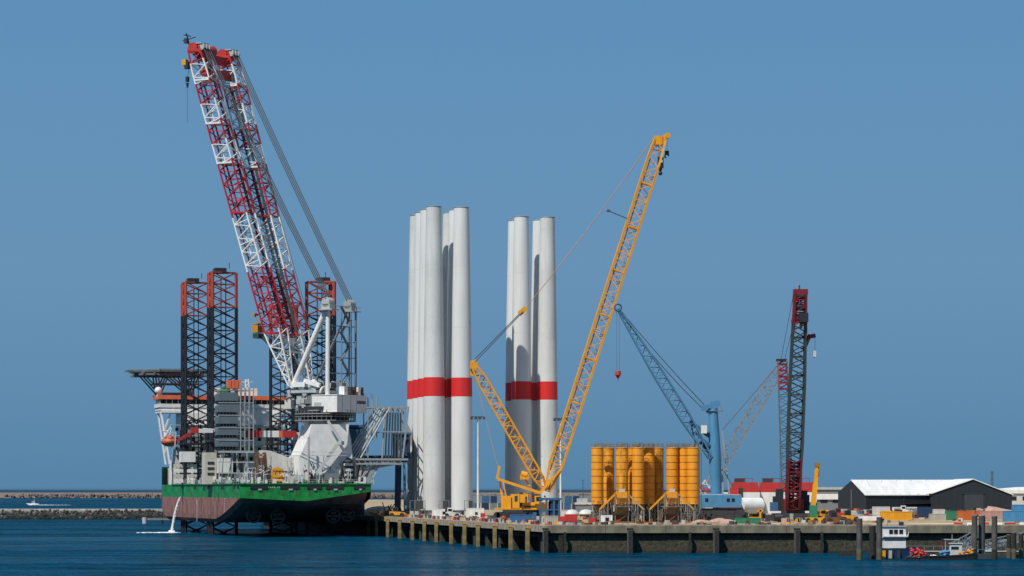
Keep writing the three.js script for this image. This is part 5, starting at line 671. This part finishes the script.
// ---------- lamp posts ----------
{
  const l1 = thing('lamp_post', 'tall white floodlight mast between the two tower clusters', 'lamp post', [PX(478, 895), Q, -895]); mb().tube([0, 0, 0], [0, 31.5, 0], .38, .2, 10).build('pole', M.white, l1); const h = mb(); h.box(0, 31.7, 0, 4.6, .3, 1.2); for (const x of [-2, -.7, .7, 2]) h.box(x, 31.2, .4, .8, .6, .6); h.build('floodlight_head', M.dark, l1); const bs = mb(); bs.boxOn(0, 0, 0, 4, 1.6, 2); bs.build('base_block', M.offWhite, l1);
  const l2 = dup(l1, 'floodlight mast right of the yellow boom, behind the right tower cluster', [PX(560.6, 940), Q, -940]); l2.scale.y = 1.02;
  const l3 = thing('slim_pole', 'very thin pole on the yard between silos and the yellow crane', 'pole', [PX(583, 980), Q, -980]); mb().tube([0, 0, 0], [0, 12, 0], .12).build('pole', M.lightGrey, l3); mb().boxOn(0, 12, 0, .6, .2, .2).build('lamp', M.lightGrey, l3);
}
// ---------- containers, cabins, vehicles and stores on the yard ----------
{
  const cont = (px0, px1, D, h, m, name, l, cat = 'container', ry = 0, lift = 0, group) => {
    const xa = PX(px0, D), xb = PX(px1, D), L = (xb - xa) / Math.max(.5, Math.cos(ry)), c = thing(name, l, cat, [(xa + xb) / 2, Q + lift, -D - 1.2], ry, group); const b = mb(); b.box(0, h / 2, 0, L - .1, h - .1, 2.3); const n = Math.max(4, Math.round(L / .5)); for (let i = 0; i < n; i++) for (const z of [-1.17, 1.17]) b.box(-L / 2 + (i + .5) * L / n, h / 2, z, L / n * .5, h - .3, .08); b.build('body', m, c);
    const f = mb(); for (const x of [-L / 2 + .08, L / 2 - .08]) for (const z of [-1.17, 1.17]) f.boxOn(x, 0, z, .16, h, .16); for (const y of [.08, h - .08]) { for (const z of [-1.17, 1.17]) f.box(0, y, z, L - .3, .16, .14); for (const x of [-L / 2 + .08, L / 2 - .08]) f.box(x, y, 0, .14, .15, 2.26); } f.build('frame', m, c); const d = mb(); for (const z of [-.4, .4]) d.boxOn(L / 2 - .02, .3, z, .06, h - .6, .06); d.build('door_bar', M.lightGrey, c); return c;
  };
  cont(510, 532.5, 765, 2.1, M.contBlue, 'blue_container', 'blue skip container on the quay in front of the yellow crane tracks');
  cont(881, 912, 820, 2.5, M.yellow, 'yellow_container', 'long yellow container on the yard in front of the dark warehouse');
  cont(946, 957, 815, 2.7, M.contGreen, 'green_container', 'green container beside the orange one in front of the warehouse');
  cont(957.5, 972, 813, 2.7, M.contOrange, 'orange_container', 'orange container right of the green one in front of the warehouse');
  cont(735, 761, 735, 1.5, M.contGreen, 'green_skip', 'low green skip on the quay left of the red crane tracks');
  cont(544, 558, 705, 2.3, M.pale, 'white_container', 'pale white container at the quay corner beside red machinery');
  { const rows = [[473, 480, 0, 0], [481.5, 489, 0, 1], [490, 497, 0, 2], [498, 505, 0, 0], [482, 489.5, 1, 0], [490.5, 497, 1, 1], [556, 563, 0, 1], [564, 571, 0, 0], [572, 579, 0, 2], [580, 587, 0, 1], [565, 572, 1, 0], [573, 579.5, 1, 1]], C = [['mid blue', M.blueMid], ['dark blue', M.blueDark], ['grey', M.slate]], O = ['first', 'second', 'third', 'fourth'], cn = {};
    for (const [a, b, up, c] of rows) { const side = a < 530 ? 'left' : 'right', key = side + up + c, k = cn[key] = (cn[key] ?? -1) + 1; cont(a, b, 1250 + c * 6, 3.0, C[c][1], 'stacked_container', `${O[k]} ${C[c][0]} container in the ${up ? 'upper' : 'lower'} row far behind, ${side} of the yellow crane`, 'container', 0, up * 3.02, 'containers far behind the yellow crane'); } }
  cont(470, 600, 1900, 5.2, M.slate, 'grey_shed_row', 'long grey row of sheds on the skyline behind the yellow crane', 'building');
  cont(600, 720, 1700, 5, M.slate, 'slate_shed_row', 'long slate row of sheds far behind the silos', 'building'); cont(918, 932, 900, 3.4, M.blueDark, 'navy_container', 'dark blue container beside the yellow one before the warehouse'); 
  cont(1004, 1030, 780, 3.0, M.tarp, 'blue_tarp_stack', 'big stack under light blue tarpaulin at the right edge of the yard', 'stack'); cont(1013, 1034, 800, 2.2, M.tarp, 'upper_tarp_stack', 'upper blue covered stack at the right edge behind the lower one', 'stack', 0, 2.4);
  cont(982, 1003, 850, 2.4, M.pink, 'rusty_stack', 'rusty pink stack of plates before the right end of the warehouse', 'stack'); cont(930, 946, 810, 1.9, M.pale, 'crate_stack', 'pale crate stack left of the green container', 'crates'); cont(934, 945, 826, 2.5, M.offWhite, 'upper_crates', 'off white crates behind the pale crate stack', 'crates', 0, .6);
  cont(873, 890, 1010, 2.8, M.offWhite, 'white_tent', 'off white tent left of the long grey truck before the warehouse', 'tent'); cont(895, 918, 1005, 2.2, M.slate, 'grey_truck_trailer', 'grey trailer with white top in front of the warehouse wing', 'trailer'); cont(893, 917, 1030, 2.5, M.white, 'white_trailer', 'white trailer top behind the grey trailer before the warehouse', 'trailer');
  cont(640, 700, 742, .35, M.contOrange, 'orange_beams', 'orange steel beams lying along the quay under the silos', 'beams'); cont(596, 634, 744, .4, M.wood, 'timber_beams', 'brown timber beams lying under the left silos', 'beams');
  // small site office with a dark window
  const so = cont(601, 612.5, 722, 2.3, M.white, 'site_office', 'small white site office with one dark window before the silos', 'cabin'); mb().box(.1, 1.25, 1.24, .95, .95, .08).build('window', M.glass, so);
  // white cabins at the foot of the left towers
  const cb = cont(432, 445, 868, 2.9, M.white, 'white_truck_box', 'white lorry parked before the front tower of the left cluster', 'lorry'); mb().box(1.7, 1.7, 1.24, 1, .9, .06).build('window', M.glass, cb); for (const x of [-1.4, 1.4]) { const b = mb(); b.tube([x, .2, 1], [x, .2, 1.4], .45, .45, 12); b.build('wheel', M.black, cb); }
  const cb2 = cont(466, 484, 862, 3.2, M.white, 'white_cabin', 'white cabin before the right tower of the left cluster', 'cabin'); mb().box(.4, 1.6, 1.24, .8, .8, .06).build('window', M.glass, cb2); mb().box(2.4, 1, 1.24, 1.4, 1.4, .06).build('red_panel', M.red, cb2);
  // tower foot access frames
  const ac = (px, D, l) => { const a = thing('access_scaffold', l, 'scaffold', [PX(px, D), Q, -D], 0, 'access scaffolds at the tower feet'); const f = mb(); for (const x of [-1.6, 1.6]) for (const z of [-1, 1]) f.bar([x, 0, z], [x, 5.4, z], .16); for (const y of [2.6, 5.3]) { for (const z of [-1, 1]) f.bar([-1.6, y, z], [1.6, y, z], .14); } f.bar([-1.6, 0, 1], [1.6, 2.6, 1], .12); f.build('frame', M.grey, a); mb().box(0, 2.7, 0, 3.4, .15, 2.2).build('platform', M.dark, a); mb().boxOn(.4, 2.8, .4, 1.3, 2.6, 1.2).build('control_box', M.dark, a); mb().boxOn(-1, .2, .6, 1.2, 1.8, 1.2).build('generator', M.lightGrey, a); };
  ac(420, 905, 'steel scaffold with dark box at foot of leftmost towers'); ac(444, 902, 'steel scaffold with platform at foot of the front left tower'); ac(469.5, 905, 'steel scaffold with dark box at foot of the cluster right tower'); ac(415, 912, 'small steel scaffold beside the leftmost towers by the blue tower');
  // red lorry and machinery at the corner
  const rl = thing('red_machine', 'red machine with rollers on the quay beside the pale container', 'machine', [PX(568, 702), Q, -702]); mb().boxOn(0, .7, 0, 4.6, 1.5, 2).build('body', M.red, rl); for (const x of [-1.8, -.6, .6, 1.8]) { const b = mb(); b.tube([x, .5, 1], [x, .5, 1.4], .5, .5, 12); b.build('roller', M.black, rl); } mb().boxOn(.6, 2.2, 0, 3, .5, 1.6).build('upper_frame', M.red, rl); mb().boxOn(-2.9, .2, .5, 1, .8, 1).build('pallet_load', M.yellow, rl);
  const rc = thing('red_crate', 'red and white crate on the quay between red machine and office', 'crate', [PX(592, 712), Q, -712]); mb().boxOn(0, 0, 0, 1.7, 1.7, 1.4).build('body', M.red, rc); mb().boxOn(-1.7, 0, .2, 1.2, 1.3, 1.2).build('white_part', M.pale, rc);
  // blue steel frame in front of the yellow crane
  const bf = thing('blue_steel_frame', 'dark blue steel test frame standing in front of the yellow crane', 'steel frame', [PX(550, 735), Q, -735]); const ff = mb(); for (const x of [-2.5, -.9, 1, 2.4]) for (const z of [-1.2, 1.2]) ff.boxOn(x, 0, z, .55, 6.3, .55); ff.box(0, 6.4, 0, 5.8, .55, 3.2); ff.box(-.2, 3.6, 1.2, 5.2, .3, .3); ff.build('frame', M.blueMid, bf); mb().boxOn(.9, .1, 0, 2.4, 6, 2).build('dark_block', M.blueDark, bf); mb().boxOn(-.2, .1, .2, .5, 5.6, 1.6).build('grey_column', M.grey, bf); mb().boxOn(-4, 0, 1, 1, 3, 1).build('blue_pump', M.blueMid, bf);
  const bs = thing('blue_box', 'small blue box on the quay between barriers', 'box', [PX(494, 765), Q, -765]); mb().boxOn(0, 0, 0, 2.2, 1.3, 1.4).build('body', M.blueMid, bs); mb().boxOn(.2, 1.3, 0, .8, .5, .8).build('lid', M.dark, bs);
  // white tanks / domes between crane and silos
  for (const [px, D, r, l] of [[572, 900, 2.2, 'white domed tank left behind the silos'], [586, 905, 2.5, 'larger white domed tank right behind the silos']]) { const t = thing('domed_tank', l, 'tank', [PX(px, D), Q, -D]); mb().lathe([[0, 2.6], [r * .6, 2.3], [r, 1.3], [r, .7], [0, .7]], 0, 0, 0, 24).build('shell', M.offWhite, t); mb().boxOn(0, 0, 0, r * 1.5, .7, r * 1.2).build('stand', M.dark, t); }
  const tk = thing('grey_hut', 'light grey hut with layered roof left of the silos', 'hut', [PX(582, 960), Q, -960]); mb().boxOn(0, 0, 0, 6.5, 3.8, 4).build('wall', M.grey, tk); mb().boxOn(0, 3.8, 0, 7, .7, 4.6).build('roof', M.offWhite, tk); mb().boxOn(0, 4.5, 0, 3.6, 1.4, 3).build('upper_part', M.lightGrey, tk);
  // yellow loader and red tractor near the warehouse
  const veh = (px, D, m, m2, name, l, cat) => { const v = thing(name, l, cat, [PX(px, D), Q, -D]); const b = mb(); b.prism([[-2.4, .7], [2.6, .7], [2.6, 1.5], [.8, 1.8], [-2.4, 1.9]], 1.8, new THREE.Matrix4().makeTranslation(0, 0, -.9)); b.build('body', m, v); const cbn = mb().boxOn(-.6, 1.7, 0, 1.6, 1.5, 1.6).build('cab', m2, v); mb().box(-.6, 2.5, .83, 1.2, .8, .06).build('window', M.glass, v); for (const x of [-1.6, 1.6]) for (const z of [-1, 1]) { const t = mb(); t.tube([x, .75, z - .25], [x, .75, z + .25], .75, .75, 14); t.build('wheel', M.black, v); } const ar = mb(); ar.bar([2, 1.4, .5], [3.8, .6, .5], .3); ar.box(4.1, .6, 0, .7, .9, 2); ar.build('bucket_arm', m, v); };
  veh(825, 800, M.yellow, M.craneYellow, 'yellow_loader', 'yellow wheel loader right of the telescopic crane', 'loader'); veh(840, 860, M.red, M.redDark, 'red_tractor', 'red tractor parked before the warehouse left gable', 'tractor'); veh(850, 770, M.yellow, M.black, 'yellow_grader', 'long yellow machine left of the white roofed dolphin', 'machine'); veh(834, 765, mat(.12, .06, .05), M.black, 'dark_dumper', 'dark dumper between the yellow machines on the quay', 'dumper'); veh(836, 720, M.rust, M.black, 'brown_roller', 'brown roller near the quay edge left of the dolphins', 'roller');
  veh(397, 905, M.yellow, M.dark, 'yellow_excavator', 'yellow excavator working between the ship and the left towers', 'excavator'); veh(452, 880, M.offWhite, M.white, 'white_van', 'white van between the left cluster towers feet', 'van'); veh(905, 1000, M.white, M.white, 'white_pickup', 'white pickup by the grey trailer before the warehouse', 'pickup');
  // pale spoil heaps and pallets
  const hp = (px, D, w, h, m, l) => { const o = thing('spoil_heap', l, 'heap', [PX(px, D), Q - .05, -D]); const g = new THREE.IcosahedronGeometry(1, 3), p = g.attributes.position; const nn = noise2(8, Math.floor(px)); for (let i = 0; i < p.count; i++) { const f = .75 + .5 * nn(p.getX(i) * .3 + .5, p.getZ(i) * .3 + p.getY(i) * .2 + .5); p.setXYZ(i, p.getX(i) * w * f, Math.max(0, p.getY(i)) * h * f, p.getZ(i) * w * .5 * f); } g.computeVertexNormals(); mb().geom(g).build('heap', m, o); };
  hp(388, 960, 9, 3.2, mat(.42, .35, .26, .95), 'sandy heap between the ship stern and the blue tower'); hp(405, 930, 6, 2.0, mat(.3, .22, .13, .95), 'brown heap at the foot of the blue loading tower'); hp(720, 745, 3.4, 1.3, M.pink, 'reddish rubble heap in front of the blue harbour crane'); hp(700, 740, 2.6, 1, mat(.4, .3, .24, .95), 'low brown rubble heap right of the silos'); hp(1000, 870, 7, 3.6, M.pink, 'rusty heap before the right corner of the warehouse');
  // barriers: red and white, along the left quay edge and at the right edge
  let b0, b1; let n = 0; const ang = Math.atan2(QL1[1] - QL0[1], QL1[0] - QL0[0]);
  const bar = (m, g, l) => { const t = thing(m === M.red || m === M.dullRed ? 'red_barrier' : 'white_barrier', l, 'barrier', [0, 0, 0], 0, g); if (/right/.test(g)) t.scale.y = .7; mb().prism([[-.42, 0], [.42, 0], [.2, .45], [.14, 1.05], [-.14, 1.05], [-.2, .45]], 2.1, new THREE.Matrix4().makeTranslation(0, 0, -1.05)).build('block', m, t); mb().box(0, .06, 0, .9, .12, 1.2).build('foot', m, t); return t; };
  { let nr = 0, nw = 0; const OR = (k) => `${['first', 'second', 'third', 'fourth', 'fifth', 'sixth', 'seventh', 'eighth', 'ninth', 'tenth', 'eleventh', 'twelfth', 'thirteenth', 'fourteenth', 'fifteenth', 'sixteenth', 'seventeenth', 'eighteenth', 'nineteenth', 'twentieth'][k]}`;
    for (let i = 0; i < 48; i++) { const u = .97 - .92 * i / 47; const skip = rnd() < .3, j = rr(-.6, .6), [x, d] = qp(u), red = rnd() < .42; if (skip || (red ? nr : nw) > 19) continue; const pos = [x + 5 + j, Q, -d], l = (red ? 'red' : 'white') + ` barrier block, ${OR(red ? nr : nw)} ${red ? 'red' : 'white'} one from the ship along the quay edge`;
      if (red) { if (!b0) { b0 = bar(M.dullRed, 'red barrier blocks along the left quay', l); b0.position.set(...pos); b0.rotation.y = ang + Math.PI / 2; } else dup(b0, l, pos, ang + Math.PI / 2 + rr(-.3, .3)); nr++; } else { if (!b1) { b1 = bar(M.pale, 'white barrier blocks along the left quay', l); b1.position.set(...pos); b1.rotation.y = ang + Math.PI / 2; } else dup(b1, l, pos, ang + Math.PI / 2 + rr(-.3, .3)); nw++; } } }
  { let nr = 0, nw = 0; const OR = ['first', 'second', 'third', 'fourth', 'fifth', 'sixth', 'seventh', 'eighth']; let c0, c1; for (let i = 0; i < 12; i++) { const x = PX(958, 672) + i * 3.1, red = i % 2 === 0, pos = [x, Q + .3, -671.6], l = (red ? 'red' : 'white') + ` barrier on the right quay end, ${OR[red ? nr : nw]} ${red ? 'red' : 'white'} one from the sand patch`; if (red) { if (!c0) { c0 = bar(M.red, 'red barriers at the right quay end', l); c0.position.set(...pos); c0.rotation.y = Math.PI / 2; } else dup(c0, l, pos); nr++; } else { if (!c1) { c1 = bar(M.white, 'white barriers at the right quay end', l); c1.position.set(...pos); c1.rotation.y = Math.PI / 2; } else dup(c1, l, pos); nw++; } } }
  const sp = thing('sand_patch', 'broad pale sand layer on the quay edge behind the pilot boat', 'sand', [PX(932, 705), Q + .004, -705]); mb().prism([[-17, -31], [17, -31], [22, 30], [-12, 34]], .12, new THREE.Matrix4().makeRotationX(-Math.PI / 2)).build('sand', M.sandTop, sp);
  // scattered small stuff: pallets, drums, offcuts that read as speckle along the quay
  const cols = [M.rust, M.pale, M.red, M.wood, M.dark, M.contOrange, M.lightGrey, M.blueMid, M.pink, M.yellow];
  cols.forEach((m, ci) => { const b = mb(); for (let i = 0; i < [70, 40, 10, 60, 80, 12, 24, 8, 30, 8][ci]; i++) { const D = rr(676, 900), px = rr(560, 1030); if (px > 890 && px < 1000 && D < 790) continue; b.boxOn(PX(px, D), Q, -D, rr(.3, 1.7), rr(.2, 1.1), rr(.3, 1.4), rr(0, 3)); } for (let i = 0; i < [20, 20, 7, 20, 24, 5, 20, 5, 14, 5][ci]; i++) { const u = rnd(), [x, d] = qp(u); b.boxOn(x + rr(6, 26), Q, -d, rr(.3, 1.6), rr(.3, 1.2), rr(.3, 1.6), rr(0, 3)); } for (let i = 0; i < 22; i++) { const D = rr(900, 1100), px = rr(800, 1000); b.boxOn(PX(px, D), Q, -D, rr(.8, 3.5), rr(.4, 1.9), rr(.8, 2), rr(0, 3)); } tag(b.build('yard_clutter', m), ['rust coloured', 'pale', 'red', 'brown', 'dark', 'orange', 'light grey', 'blue', 'pinkish', 'yellow'][ci] + ' bits of clutter scattered over the quay yard', 'clutter', null, 'stuff'); });
  const lc = mb(); for (let i = 0; i < 40; i++) { const D = rr(915, 1100), px = rr(374, 408); lc.boxOn(PX(px, D), Q, -D, rr(.6, 3), rr(.5, 2.4), rr(.6, 2), rr(0, 3)); } for (let i = 0; i < 14; i++) { const D = 930, x = PX(rr(376, 404), D); lc.bar([x, Q, -D], [x + rr(-5, 5), Q + rr(1, 5), -D], .3); } tag(lc.build('site_machinery', mat(.2, .14, .07)), 'brownish machinery and stores between the ship stern and the blue tower', 'machinery', null, 'stuff');
  // dark equipment under the silos
  const dq = mb(); for (let i = 0; i < 60; i++) { const px = rr(590, 700), D = rr(758, 775); dq.boxOn(PX(px, D), Q, -D, rr(.4, 2), rr(.8, 3.6), rr(.4, 1.5)); } for (let i = 0; i < 50; i++) { const x = PX(rr(592, 700), 752), y = rr(0, 6); dq.bar([x, Q + y, -752], [x + rr(-3, 3), Q + rr(0, 6), -752 - rr(0, 6)], .12); } tag(dq.build('silo_equipment', mat(.13, .1, .07)), 'tangle of pipes and grey equipment below the yellow silos', 'equipment', null, 'stuff');
}
// ---------- mooring piles, boats and pontoon at lower right ----------
{
  const DP = 603, pile = (px, top, D, m, l, r = .62, moss = true) => { const o = thing('mooring_pile', l, 'pile', [PX(px, D), 0, -D], 0, 'mooring piles at lower right'); mb().tube([0, 2.2, 0], [0, PY(top, D), 0], r, r, 18).build('pile', m, o); mb().tube([0, -4, 0], [0, 2.2, 0], r * 1.02, r * 1.02, 18).build('tide_zone', moss ? M.moss : M.concWet, o); mb().tube([0, PY(top, D), 0], [0, PY(top, D) + .12, 0], r * 1.04, r * 1.04, 18).build('pile_cap', M.grey, o); };
  pile(859.5, 519, DP, M.pileGrey, 'grey mooring pile, leftmost of all, mossy at the waterline'); pile(879.4, 517.5, DP + 3, M.pileGrey, 'grey mooring pile beside the white wheelhouse, mossy base'); pile(872.5, 526, DP + 6, M.pileDark, 'shorter black mooring pile between the two left grey ones', .7, false);
  pile(974.6, 516, DP + 4, M.pileGrey, 'grey mooring pile, left of the right hand three', .62, false); pile(981.8, 516, DP + 6, M.pileGrey, 'stout grey mooring pile, middle of the right hand three', .72, false); pile(994.5, 516.5, DP, M.pileGrey, 'grey mooring pile, rightmost of the right hand three', .6, false);
  for (const [i, px] of [[0, 1014], [1, 1021], [2, 1009]]) pile(px, 533 + i, DP + 8 + i * 3, M.pileDark, ['short dark pile under the gangway landing, near the right edge', 'short dark pile at the very right edge of the picture', 'short dark pile left below the gangway landing'][i], .5);
  const wr = thing('dolphin_roof', 'small white flat roof shelter on the quay behind left mooring piles', 'shelter', [PX(869.5, 690), Q, -690]); mb().boxOn(0, 1.3, 0, 5.0, 1.1, 3).build('roof', M.white, wr); for (const x of [-2.1, 2.1]) mb().boxOn(x, 0, 0, .3, 1.3, 2).build('post', M.dark, wr);
  const db = thing('floating_fender', 'dark floating timber fender left of the mooring piles', 'fender', [PX(850, 640), .1, -640]); mb().box(0, .5, 0, 5, 1.2, 2).build('body', M.pileDark, db); mb().box(0, 1.2, 0, 4.4, .3, 1.6).build('top', M.concDark, db);
  // pontoon
  const po = thing('pontoon', 'long low grey pontoon behind the boats at lower right', 'pontoon', [PX(948, 628), 0, -628]); mb().box(0, .5, 0, 31, 1.4, 3).build('hull', M.concDark, po); mb().box(0, 1.26, 0, 31.2, .16, 3.2).build('deck', M.lightGrey, po); const pr = mb(); for (let i = 0; i < 16; i++) pr.bar([-15 + i * 2, 1.3, -1.4], [-15 + i * 2, 2.4, -1.4], .08); pr.bar([-15, 2.4, -1.4], [15, 2.4, -1.4], .08); pr.build('railing', M.grey, po);
  // white wheelhouse boat
  const hullShape = (L, B, H, bowRise, m, parent, name = 'hull') => { const b = mb(), n = 12; const sec = (i) => { const t = i / n, x = -L / 2 + L * t, w = B / 2 * (t < .6 ? .9 + .1 * t / .6 : Math.sqrt(Math.max(.004, 1 - ((t - .6) / .4) ** 2))), top = H + bowRise * t * t; return [x, w, top]; }; for (let i = 0; i < n; i++) { const [x0, w0, t0] = sec(i), [x1, w1, t1] = sec(i + 1); for (const s of [-1, 1]) { const q = [[x0, -.6, s * w0 * .8], [x1, -.6, s * w1 * .8], [x1, t1, s * w1], [x0, t0, s * w0]]; b.quad(...(s > 0 ? q : q.reverse())); } b.quad([x0, t0 - .35, w0], [x1, t1 - .35, w1], [x1, t1 - .35, -w1], [x0, t0 - .35, -w0]); } const [x, w, t] = sec(0); b.quad([x, -.6, -w * .8], [x, -.6, w * .8], [x, t, w], [x, t, -w]); return b.build(name, m, parent); };
  const D = 616, pb = thing('pilot_boat', 'moored boat with two storey white wheelhouse beside the left piles', 'boat', [PX(894, D), 0, -D], .06);
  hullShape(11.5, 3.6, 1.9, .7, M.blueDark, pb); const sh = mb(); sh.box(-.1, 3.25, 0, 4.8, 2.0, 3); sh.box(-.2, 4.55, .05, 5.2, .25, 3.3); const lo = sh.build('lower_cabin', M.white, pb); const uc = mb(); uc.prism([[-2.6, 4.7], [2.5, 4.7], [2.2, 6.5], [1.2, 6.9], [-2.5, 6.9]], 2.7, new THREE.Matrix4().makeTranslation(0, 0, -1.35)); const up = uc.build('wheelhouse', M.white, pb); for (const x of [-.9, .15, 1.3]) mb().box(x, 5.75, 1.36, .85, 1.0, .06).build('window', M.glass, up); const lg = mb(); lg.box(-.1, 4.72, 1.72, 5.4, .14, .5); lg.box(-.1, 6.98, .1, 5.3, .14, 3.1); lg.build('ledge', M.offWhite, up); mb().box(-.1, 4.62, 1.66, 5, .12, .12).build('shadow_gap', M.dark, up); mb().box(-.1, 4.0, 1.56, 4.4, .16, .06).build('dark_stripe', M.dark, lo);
  const ms = mb(); ms.boxOn(1.6, 6.9, 0, .9, 1.0, .9); ms.bar([1.1, 6.9, 0], [1.1, 8.3, 0], .12); ms.bar([-1.6, 6.9, .4], [-1.6, 7.6, .4], .1); ms.build('funnel', M.black, pb); const rl = mb(); for (const x of [-2.6, -1.3, 0, 1.3, 2.8]) rl.bar([x, 4.7, 1.6], [x, 5.4, 1.6], .06); rl.bar([2.6, 4.6, 1.6], [3, 5.6, 1.2], .15); rl.build('railing', M.offWhite, pb); for (const [x, m] of [[-2.6, M.yellow], [-1.2, M.pale], [.6, M.dark], [3.4, M.tarp]]) { const t = mb(); t.box(x, .9, 2.0, .7, 1.7, .35); t.build('side_fender', m, pb); }
  const nt = thing('net_pile', 'heap of red fishing nets on a low dark barge', 'nets', [PX(918.5, 607), 0, -607]); hullShape(5.6, 2.6, .6, .5, M.dark, nt, 'barge'); const rng = mb(); for (let i = 0; i < 46; i++) { const t = rnd(), a = rnd(); rng.ball(-1.7 + 3.2 * t, .6 + a * (2.3 - 1.2 * t), rr(-.8, .8), rr(.2, .5), 8, .7); } rng.build('red_net', M.red, nt); const rb = mb(); for (let i = 0; i < 26; i++) rb.ball(rr(-2.2, 2.2), rr(.3, .8), rr(.3, 1.1), rr(.2, .42), 8, .7); rb.build('brown_net', M.rust, nt);
  const fb = thing('fishing_boat', 'small fishing boat with pale wheelhouse, orange nets and blue drums', 'boat', [PX(953, 604), 0, -604], -.05); hullShape(10.4, 3.2, .9, .6, M.black, fb); const wh = mb(); wh.boxOn(.5, .8, 0, 2.6, 2.6, 2); wh.boxOn(.5, 3.4, 0, 3, .18, 2.4); const whm = wh.build('wheelhouse', M.offWhite, fb); mb().box(.3, 2.5, 1.03, 1.6, .6, .06).build('window', M.glass, whm); const rf = mb(); rf.boxOn(-.3, 4.2, 0, 3.2, .16, 2); for (const x of [-1.7, 1.1]) rf.bar([x, 1, .8], [x, 4.2, .8], .12); rf.build('canopy', M.lightGrey, fb); const mst = mb(); mst.bar([-.2, 3.4, 0], [-.2, 5.4, 0], .12); mst.bar([2.4, 1, 0], [3.6, 4.8, 0], .14); mst.bar([2.2, 3.5, .3], [3.8, 5, .3], .1); mst.build('mast', M.steel, fb);
  const on = mb(); for (let i = 0; i < 30; i++) on.ball(rr(1.2, 4.2), rr(.7, 2.2), rr(-.9, 1), rr(.25, .5), 8, .8); on.build('orange_net', mat(.62, .27, .05, .9), fb); const bd = mb(); for (let i = 0; i < 16; i++) bd.ball(rr(-2.6, -.9), rr(.6, 1.9), rr(-.6, 1.1), rr(.25, .48), 10, .9); bd.build('blue_drum', M.tarp, fb); const wf = mb(); for (let i = 0; i < 14; i++) wf.ball(rr(-4.8, -2), rr(.5, 1.0), rr(0, 1.3), rr(.15, .35), 8); wf.build('white_buoy', M.white, fb);
  const rm = thing('red_buoy_post', 'short red and black post beside the fishing boat wheelhouse', 'post', [PX(942, 640), 0, -640]); mb().tube([0, 0, 0], [0, 3.2, 0], .26).build('post', M.redDark, rm); mb().tube([0, 3.2, 0], [0, 3.9, 0], .16, .1).build('top', M.black, rm);
  // gangway
  const gw = thing('gangway', 'grey lattice gangway sloping down to the pontoon at right', 'gangway', [PX(995, 640), 0, -640]); const gm = mb(); lattice([9, 5.0, 0], [-8, 1.6, 1], [0, 0, 1], 1.6, 1.6, 1.5, 1.5, 14, .14, .1, () => gm); gm.build('truss', M.grey, gw); mb().bar([9, 4.4, 0], [-8, 1.0, 1], .12, 1.4).build('walkway', M.steel, gw);
  const gw2 = thing('upper_gangway', 'second grey gangway rising left behind the right piles', 'gangway', [PX(962, 650), 0, -650]); const g2 = mb(); lattice([4.6, 5.6, 0], [-2.4, 2.0, 1.4], [0, 0, 1], 1.3, 1.3, 1.5, 1.5, 9, .14, .1, () => g2); g2.build('truss', M.grey, gw2); const g3 = mb(); g3.bar([4.6, 5, 0], [-2.4, 1.4, 1.4], .12, 1.2); g3.build('walkway', M.grey, gw2);
  const ld = thing('gangway_landing', 'concrete gangway landing on piles at the lower right edge', 'landing', [PX(1020, 622), 0, -622]); mb().box(2, 4.4, 0, 8, .9, 4).build('slab', M.conc, ld); const lp = mb(); for (const x of [-1.4, 1.6]) lp.boxOn(x, -2, .8, .7, 6, .7); lp.build('support', M.concWet, ld);
  const wb2 = thing('white_skiff', 'small white skiff lying behind the right mooring piles', 'boat', [PX(988, 646), 1.2, -646]); hullShape(4.4, 1.8, .9, .5, M.white, wb2); mb().box(-.4, 1, 0, 1.2, .4, 1.4).build('thwart', M.wood, wb2);
  for (const [px, l] of [[962, 'teal work float left of the right hand piles'], [984, 'teal work float between the right hand piles']]) { const t = thing('work_float', l, 'float', [PX(px, 607), 0, -607]); mb().box(0, .6, 0, 3.4, 1.1, 2).build('deck', M.tealGrey, t); const tr = mb(); for (const x of [-1.5, 0, 1.5]) tr.bar([x, 1.1, .9], [x, 2.1, .9], .1); tr.bar([-1.5, 2.1, .9], [1.5, 2.1, .9], .1); tr.build('railing', mat(.1, .3, .32), t); }
}
renderer.render(scene, camera);
